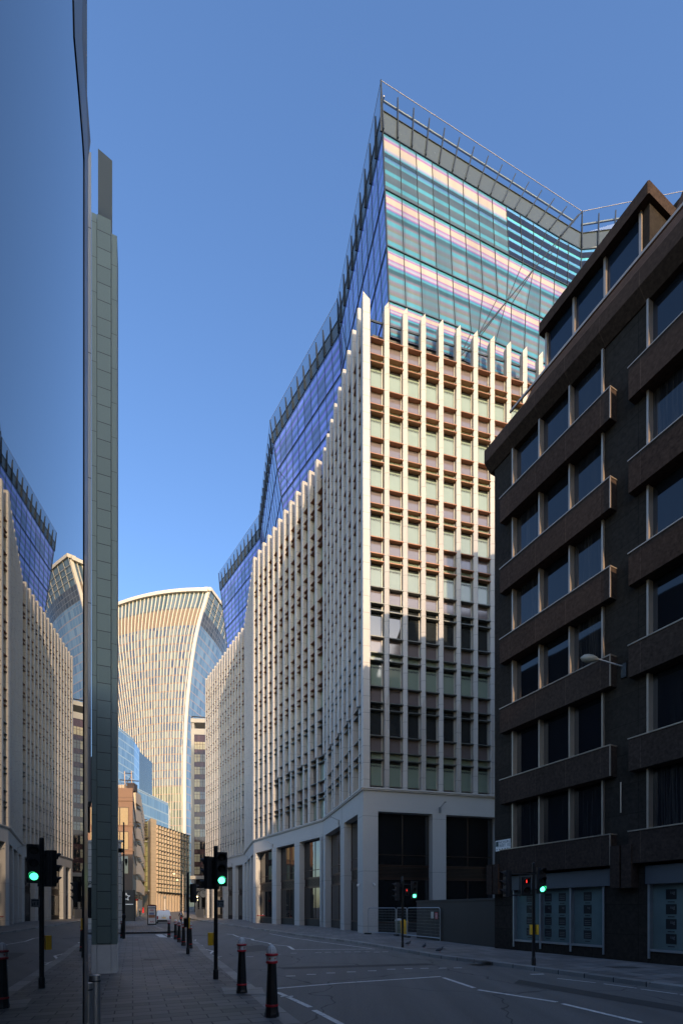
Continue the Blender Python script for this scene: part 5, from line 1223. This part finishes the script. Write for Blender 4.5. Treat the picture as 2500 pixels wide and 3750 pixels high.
p_ = px(544.6, 3268, 112); t = thing('lamp_post', (p_.x, 112, .4), 'slim dark post rising behind the telephone kiosk', 'post'); m = MB(); m.tube((p_.x, 112, .35), (p_.x, 112, 6.0), .07, n=6); m.build('post', 'black', t); m = MB(); m.lathe((p_.x, 112, 6.0), [(.08, 0), (.3, .1), (.05, .3)], 10); m.build('lantern', 'lampglass', t)
# lamps hung over the street on wires
for x, y, D, l in [(534, 3084, 95, 'upper suspended street lamp over the road'), (523, 3162, 105, 'middle suspended street lamp over the road'), (526, 3226, 115, 'lower suspended street lamp over the road')]:
    p_ = px(x, y, D); t = thing('suspended_lamp', p_, l, 'street lamp', 'lamps suspended over the street'); m = MB(); m.lathe(p_, [(.1, -.12), (.42, -.04), (.36, .08), (.06, .16)], 12); m.build('lamp_head', 'lampglass', t)
    m = MB(); m.tube(p_+V((0, 0, .1)), p_+V((-3.5, 0, .5)), .02, n=4); m.build('arm', 'alu', t)
# telephone kiosk with poster
p = gd(556, 3392.6); D = p.y; fr = FR((p.x, p.y), (1, .36), (.36, -1)); z0 = PZ
t = thing('telephone_kiosk', (p.x, p.y, z0), 'telephone kiosk with dark red domed top carrying a fast food poster', 'telephone box')
w = .5
m = MB(); m.box(fr, -w, w, -1.0, 0, z0, z0+.12, 0); m.box(fr, -w, -w+.07, -1.0, .0, z0+.12, 2.2, 0); m.box(fr, w-.07, w, -1.0, .0, z0+.12, 2.2, 0); m.box(fr, -w+.07, w-.07, -1.0, -.05, z0+.12, 2.2, 0); m.build('cabin', 'blackm', t)
m = MB(); sec = [(-w-.02, 2.2), (w+.02, 2.2), (w+.02, 2.42)]+[(w*math.cos(a_), 2.42+.13*math.sin(a_)) for a_ in [math.pi*q/8 for q in range(1, 8)]]+[(-w-.02, 2.42)]
m.hexa([fr.P(a_, .03, b_) for a_, b_ in sec], [fr.P(a_, -1.03, b_) for a_, b_ in sec]); m.build('domed_top', mat('maroon_paint', (.11, .02, .025), .4), t)
m = MB(); m.box(fr, -w+.08, w-.08, .031, .05, 2.2, 2.36); m.build('header', 'posterw', t)
m = MB(); m.box(fr, -w+.1, w-.1, -.04, -.02, .28, 2.1, 0); po = m.build('poster', 'posterw', t)
m = MB(); m.box(fr, -.28, .25, -.019, -.01, 1.35, 1.6, 0); m.build('picture', 'posterbl', po)
m = MB(); m.box(fr, -.36, .36, -.018, -.01, .98, 1.32, 0); m.build('picture', 'posterb', po); m = MB(); put_text(m, 'KFC', .26, fr, .03, -.005, .5, 0, shear=.25, bold=.006); m.box(fr, -.22, .22, -.018, -.012, 1.9, 1.95); m.box(fr, -.22, .22, -.018, -.012, 1.8, 1.85); m.build('lettering', 'kfcred', po)
# post box
D = 135.0; X = px(524, 0, D).x; z = gz(D)+.1; t = thing('post_box', (X, D, z), 'red cylindrical post box on the far left pavement', 'post box')
m = MB(); m.lathe((X, D, z), [(.3, 0), (.3, .18), (.24, .2), (.24, 1.35), (.3, 1.4), (.29, 1.48), (.15, 1.6), (.01, 1.63)], 16); m.build('body', 'red', t, smooth=True); m = MB(); m.box(FR((X, D-.25), (1, 0)), -.12, .12, 0, .02, z+1.15, z+1.2); m.build('slot', 'black', t)
# van
def vehicle(x, y, label, name, body_mat, Lv, W_, Hh, van, grp=None, at=None):
    p = gd(x, y) if at is None else V(at); z = gz(p.y); d = V((-.40, .916)); fr = FR((p.x, p.y), d, (d.y, -d.x))   # u forward, v right
    t = thing(name, (p.x, p.y, z), label, 'van' if van else 'car'); hw = W_/2
    if van: pr_ = [(0.02, .35), (0, .8), (.06, 1.2), (.28, Hh-.08), (.45, Hh), (Lv-1.7, Hh), (Lv-1.0, 1.15), (Lv-.1, .95), (Lv, .5), (Lv-.1, .28), (.1, .25)]
    else: pr_ = [(0.0, .4), (.02, .85), (.25, 1.0), (.7, Hh-.05), (1.0, Hh), (2.3, Hh), (3.1, 1.0), (Lv-.15, .85), (Lv, .5), (Lv-.1, .25), (.1, .25)]
    m = MB(); ins = lambda zz_: .0 if zz_ < 1.0 else .13*(zz_-1.0)/(Hh-1.0)
    A = [fr.P(a_, -hw+ins(b_), z+b_) for a_, b_ in pr_]; Bq = [fr.P(a_, hw-ins(b_), z+b_) for a_, b_ in pr_]; m.hexa(A, Bq); m.build('body', body_mat, t)
    for uu in (.8, Lv-.85):
        for s_ in (-1, 1):
            c = fr.P(uu, s_*(hw-.1), z+.32); ax = V((fr.n.x, fr.n.y, 0)); wlo = MB(); wlo.lathe(c, [(.25, -.11), (.32, -.09), (.32, .09), (.25, .11)], 18, ax=ax); w_ = wlo.build('wheel', 'tyre', t, smooth=True)
    m = MB(); m.box(fr, -.05, .1, -hw+.03, hw-.03, z+.22, z+.52, 0, .02); m.build('bumper', 'blackm', t)
    for s_ in (-1, 1): m = MB(); m.box(fr, -.025, .05, s_*(hw-.09)-.09, s_*(hw-.09)+.09, z+.6, z+1.05); m.build('tail_light', 'lredd', t)
    m = MB(); m.box(fr, -.03, 0.02, -.26, .26, z+.72, z+.84, 0); m.build('number_plate', 'yellow', t)
    if van:
        m = MB(); m.box(fr, -.012, .05, -.006, .006, z+.4, z+1.25); m.box(fr, -.03, .02, -.3, .32, z+.90, z+.93); m.build('door_seam', 'blackm', t)
        m = MB(); me = text_mesh('SERVICES', .16); q = fr.P(.02, .0, z+1.22); mm = Matrix.Identity(4); mm.col[0][:3] = (fr.n.x, fr.n.y, 0); mm.col[1][:3] = (d.x*.12, d.y*.12, .99); mm.col[2][:3] = (-d.x, -d.y, 0); mm.col[3][:3] = q-V((d.x, d.y, 0))*.01
        m2 = MB(); m2.tube(fr.P(1.2, hw, z+1.1)+V((0, 0, 0)), fr.P(1.2, hw, z+1.1)+V((.01, 0, 0)), .01); 
        m3 = MB(); m3.box(fr, Lv-1.6, Lv-1.45, hw, hw+.2, z+1.1, z+1.35, 0, .02); m3.build('wing_mirror', 'blackm', t)
        m4 = MB(); m4.box(fr, .33, .36, -.12, .12, z+Hh-.05, z+Hh+.015); m4.build('brake_light', 'lredd', t)
    else:
        m = MB(); a0 = [fr.P(.24, -hw+.2, z+1.02), fr.P(.24, hw-.2, z+1.02), fr.P(.66, hw-.25, z+Hh-.09), fr.P(.66, -hw+.25, z+Hh-.09)]; nn = V((-d.x, -d.y, 0))*.02+V((0, 0, .01)); m.poly([q+nn for q in a0]); m.build('rear_window', 'carglass', t)
vehicle(600, 3383.5, 'white panel van parked at the left kerb behind the kiosk', 'parked_van', 'vanw', 4.4, 1.84, 1.84, True)
vehicle(0, 0, 'silver car parked ahead of the white van, mostly hidden by the kiosk', 'parked_car', 'silver', 4.3, 1.8, 1.5, False, at=(px(575, 0, 88).x, 88, 0))
# person walking
def human(o, s, pose, name, label, mt_top='jacket', mt_leg='teal', heading=0.):
    t = thing(name, o, label, 'person'); 
    vs, es, rs = pose; R_ = Matrix.Rotation(heading, 3, 'Z')
    me = skin([tuple(R_ @ (V(v)*s)) for v in vs], es, [r*s for r in rs]); me.materials.append(M['skin']); ob = bpy.data.objects.new('body', me); COL.objects.link(ob); ob.parent = t
    return t, R_, s
def clothe(t, R_, s, vs, es, rs, name, mt):
    me = skin([tuple(R_ @ (V(v)*s)) for v in vs], es, [r*s for r in rs]); me.materials.append(M[mt]); ob = bpy.data.objects.new(name, me); COL.objects.link(ob); ob.parent = t
walk_v = [(0, 0, .95), (0, 0, 1.15), (0, 0, 1.38), (0, -.01, 1.5), (0, -.03, 1.62), (0, -.03, 1.74), (.18, 0, 1.38), (.24, .05, 1.12), (.22, -.08, .9), (-.18, 0, 1.38), (-.23, -.1, 1.14), (-.12, -.24, 1.05), (.1, 0, .88), (.11, -.16, .48), (.11, -.14, .08), (.11, -.26, .04), (-.1, 0, .88), (-.11, .08, .5), (-.11, .24, .12), (-.11, .16, .05)]
walk_e = [(0, 1), (1, 2), (2, 3), (3, 4), (4, 5), (2, 6), (6, 7), (7, 8), (2, 9), (9, 10), (10, 11), (0, 12), (12, 13), (13, 14), (14, 15), (0, 16), (16, 17), (17, 18), (18, 19)]
walk_r = [.13, .125, .14, .055, .095, .08, .06, .045, .035, .06, .045, .035, .085, .06, .042, .035, .085, .06, .042, .035]
p = V((px(513, 0, 105).x, 105, gz(105)+PZ)); t, R_, s = human(p, 1.0, (walk_v, walk_e, walk_r), 'person', 'person in dark jacket and teal trousers walking along the sunlit left pavement')
clothe(t, R_, s, walk_v[:3]+walk_v[6:12], [(0, 1), (1, 2), (2, 3), (3, 4), (4, 5), (2, 6), (6, 7), (7, 8)], [.155, .15, .165, .08, .065, .05, .08, .065, .05], 'jacket', 'jacket')
clothe(t, R_, s, [walk_v[0]]+walk_v[12:15]+walk_v[16:19], [(0, 1), (1, 2), (2, 3), (0, 4), (4, 5), (5, 6)], [.15, .105, .085, .065, .105, .085, .065], 'trousers', 'teal')
clothe(t, R_, s, [(0, 0, 1.66), (0, 0, 1.78)], [(0, 1)], [.11, .09], 'hair', 'hair')
# cyclist
cyv = [(0, .25, 1.0), (0, .12, 1.22), (0, -.12, 1.42), (0, -.2, 1.5), (0, -.28, 1.6), (0, -.3, 1.7), (.18, -.12, 1.4), (.24, -.3, 1.2), (.22, -.5, 1.05), (-.18, -.12, 1.4), (-.24, -.3, 1.2), (-.22, -.5, 1.05), (.1, .2, .95), (.12, -.12, .72), (.12, .08, .28), (.12, -.05, .22), (-.1, .2, .95), (-.12, -.18, .88), (-.12, -.05, .5), (-.12, -.18, .45)]
p = V((px(663, 0, 69).x, 69, 0)); d = V((-.42, .907)); hdg = math.atan2(d.y, d.x)+math.pi/2
bk = thing('bicycle', p, 'bicycle ridden away along the road with red rear light', 'bicycle'); R3 = Matrix.Rotation(hdg, 3, 'Z')
def bpnt(x, y, z): return p+R3 @ V((x, y, z))
for yy in (.5, -.55):
    m = MB(); c = bpnt(0, yy, .34); ax = R3 @ V((1, 0, 0))
    for k in range(24):
        a0, a1 = k*math.pi/12, (k+1)*math.pi/12; f_ = lambda a_: bpnt(0, yy+math.cos(a_)*.33, .34+math.sin(a_)*.33)
        m.tube(f_(a0), f_(a1), .018, n=5)
    w_ = m.build('wheel', 'tyre', bk); m = MB()
    for k in range(8): m.tube(bpnt(0, yy, .34), f_(k*math.pi/4), .003, n=3)
    m.build('spokes', 'alu2', w_)
m = MB(); J = {'bb': (0, .1, .3), 'seat': (0, .27, .86), 'head': (0, -.38, .88), 'hb': (0, -.42, .98), 'rear': (0, .5, .34), 'front': (0, -.55, .34)}
for a_, b_ in (('bb', 'seat'), ('seat', 'head'), ('bb', 'head'), ('bb', 'rear'), ('seat', 'rear'), ('head', 'front'), ('head', 'hb')): m.tube(bpnt(*J[a_]), bpnt(*J[b_]), .018, n=6)
m.tube(bpnt(-.22, -.46, 1.0), bpnt(.22, -.46, 1.0), .014, n=6); m.build('frame', 'black', bk)
m = MB(); m.lathe(bpnt(0, .29, .87), [(.02, 0), (.09, .03), (.06, .08)], 10); m.build('saddle', 'blackm', bk)
m = MB(); m.lathe(bpnt(0, .34, .74), [(.035, 0), (.035, .06)], 8); m.build('rear_light', 'redman', bk)
t, R_, s = human(p, 1.0, (cyv, walk_e, walk_r), 'person', 'cyclist in dark clothes riding away along the road with a backpack', heading=hdg)
clothe(t, R_, s, cyv[:3]+cyv[6:12], [(0, 1), (1, 2), (2, 3), (3, 4), (4, 5), (2, 6), (6, 7), (7, 8)], [.155, .155, .17, .08, .065, .05, .08, .065, .05], 'jacket', 'jacket')
clothe(t, R_, s, [cyv[0]]+cyv[12:15]+cyv[16:19], [(0, 1), (1, 2), (2, 3), (0, 4), (4, 5), (5, 6)], [.15, .1, .08, .05, .1, .08, .05], 'shorts', 'jacket')
clothe(t, R_, s, [(0, -.29, 1.68), (0, -.31, 1.76)], [(0, 1)], [.12, .1], 'helmet', 'dgrey')
clothe(t, R_, s, [(0, .22, 1.15), (0, .08, 1.4)], [(0, 1)], [.15, .14], 'backpack', 'posterw')
# pigeons
for x, y, a_, l in [(1494, 3474, .4, 'pigeon on the pavement just right of the middle traffic light pole'), (1536, 3487, .9, 'pigeon at the kerb, middle of the three birds'), (1592, 3503, .2, 'pigeon at the kerb, furthest right of the three birds')]:
    p = gd(x, y); p.z = PZ if x < 1560 else PZ
    if x > 1530: p = p+V((.25, .25, 0))
    t = thing('pigeon', p, l, 'bird', 'pigeons by the kerb'); R_ = Matrix.Rotation(a_, 3, 'Z')
    vs = [(0, 0, .13), (.08, 0, .15), (.12, 0, .2), (.135, 0, .235), (.175, 0, .23), (-.08, 0, .11), (-.2, 0, .08)]
    me = skin([tuple(R_ @ V(v)) for v in vs], [(0, 1), (1, 2), (2, 3), (3, 4), (0, 5), (5, 6)], [.075, .06, .035, .032, .006, .055, .018]); me.materials.append(M['pigeon']); ob = bpy.data.objects.new('body', me); COL.objects.link(ob); ob.parent = t
    m = MB()
    for s_ in (-.03, .03): m.tube(p+R_ @ V((.01, s_, 0)), p+R_ @ V((.0, s_, .1)), .006, n=5)
    m.build('legs', 'red', t)
# barriers on far right pavement
t = thing('mesh_barrier', (px(735, 0, 100).x, 100, gz(100)), 'sunlit crowd barrier with sheet panel by the podium shops', 'barrier'); fr = FR((px(720, 0, 104).x, 104), V((px(758, 0, 92).x, 92))-V((px(720, 0, 104).x, 104)))
m = MB(); Lb = 10; m.tube(fr.P(0, 0, gz(104)+2.1), fr.P(Lb, 0, 2.2), .04, n=5); m.box(fr, 0, Lb, -.02, .02, .3, 2.0)
m.build('sheet', 'slabc', t)

# ------------------------------------------------------------------ unseen blocks added behind the camera to shade the street
sun_h = V((.387, -.922)); pw = V((.922, .387))
def QP(w, q): v = pw*w-sun_h*q; return V((v.x, v.y))
def behind(name, w0, w1, q0, q1, z, label):
    a, b, c, d = QP(w0, q0), QP(w1, q0), QP(w1, q1), QP(w0, q1)
    t = thing(name, ((a.x+b.x)/2, (a.y+b.y)/2, 0), label, 'building'); m = MB(); ring = [a, b, c, d]
    for p_, q_ in zip(ring, ring[1:]+ring[:1]):
        L = (q_-p_).length; m.poly([(p_.x, p_.y, 0), (q_.x, q_.y, 0), (q_.x, q_.y, z), (p_.x, p_.y, z)], 0, [(0, 0), (L/3, 0), (L/3, z/3.6), (0, z/3.6)])
    m.build('wall', 'bg', t); m = MB(); m.prism(ring, z+.005, z+.6); m.build('roof', 'roof', t)
behind('shade_block', -16, 2.1, -62, -38, 34+.29*38, 'tall plain unseen block added behind the viewpoint to cast shade')
behind('shade_block', 2.0, 15.45, -62, -38, 24+.29*38, 'lower plain unseen block added behind the viewpoint to cast shade')
behind('shade_block', 15.5, 27, -64, -44, 15+.29*44, 'lowest plain unseen block added behind the viewpoint to cast shade')

# ------------------------------------------------------------------ light, sky, camera
EL = math.atan(.29)
sd = V((sun_h.x*math.cos(EL), sun_h.y*math.cos(EL), math.sin(EL)))
sun = bpy.data.lights.new('sun', 'SUN'); sun.energy = 2.0; sun.angle = math.radians(.6); sun.color = (1, .73, .47)
so_ = bpy.data.objects.new('sun', sun); COL.objects.link(so_); so_.rotation_euler = sd.to_track_quat('Z', 'Y').to_euler(); so_.location = (0, -60, 60)
w = bpy.data.worlds.new('World'); sc.world = w; w.use_nodes = True; t = w.node_tree; bgn = t.nodes['Background']
sk = t.nodes.new('ShaderNodeTexSky'); sk.sky_type = 'NISHITA'; sk.sun_disc = False; sk.sun_elevation = EL; sk.sun_rotation = math.atan2(sun_h.x, sun_h.y)
sk.air_density = 1.0; sk.dust_density = 1.4; sk.ozone_density = 2.2
hs = t.nodes.new('ShaderNodeHueSaturation'); hs.inputs['Saturation'].default_value = 1.14; hs.inputs['Hue'].default_value = .508; hs.inputs['Value'].default_value = .94; t.links.new(sk.outputs[0], hs.inputs['Color']); t.links.new(hs.outputs[0], bgn.inputs[0]); bgn.inputs[1].default_value = .15
cam = bpy.data.cameras.new('camera'); co_ = bpy.data.objects.new('camera', cam); COL.objects.link(co_); sc.camera = co_
co_.location = (0, 0, H); co_.rotation_euler = (math.radians(90), 0, 0)
cam.sensor_fit = 'HORIZONTAL'; cam.sensor_width = 36; cam.lens = 36*F/2500; cam.shift_y = (HZ-1875)/2500; cam.clip_start = .02; cam.clip_end = 3000
sc.view_settings.view_transform = 'Standard'; sc.view_settings.look = 'None'; sc.view_settings.exposure = 1.33; sc.view_settings.gamma = 1
sc.cycles.max_bounces = 8; sc.cycles.transparent_max_bounces = 16; sc.cycles.caustics_reflective = False; sc.cycles.caustics_refractive = False
try: sc.cycles.use_denoising = True
except Exception: pass
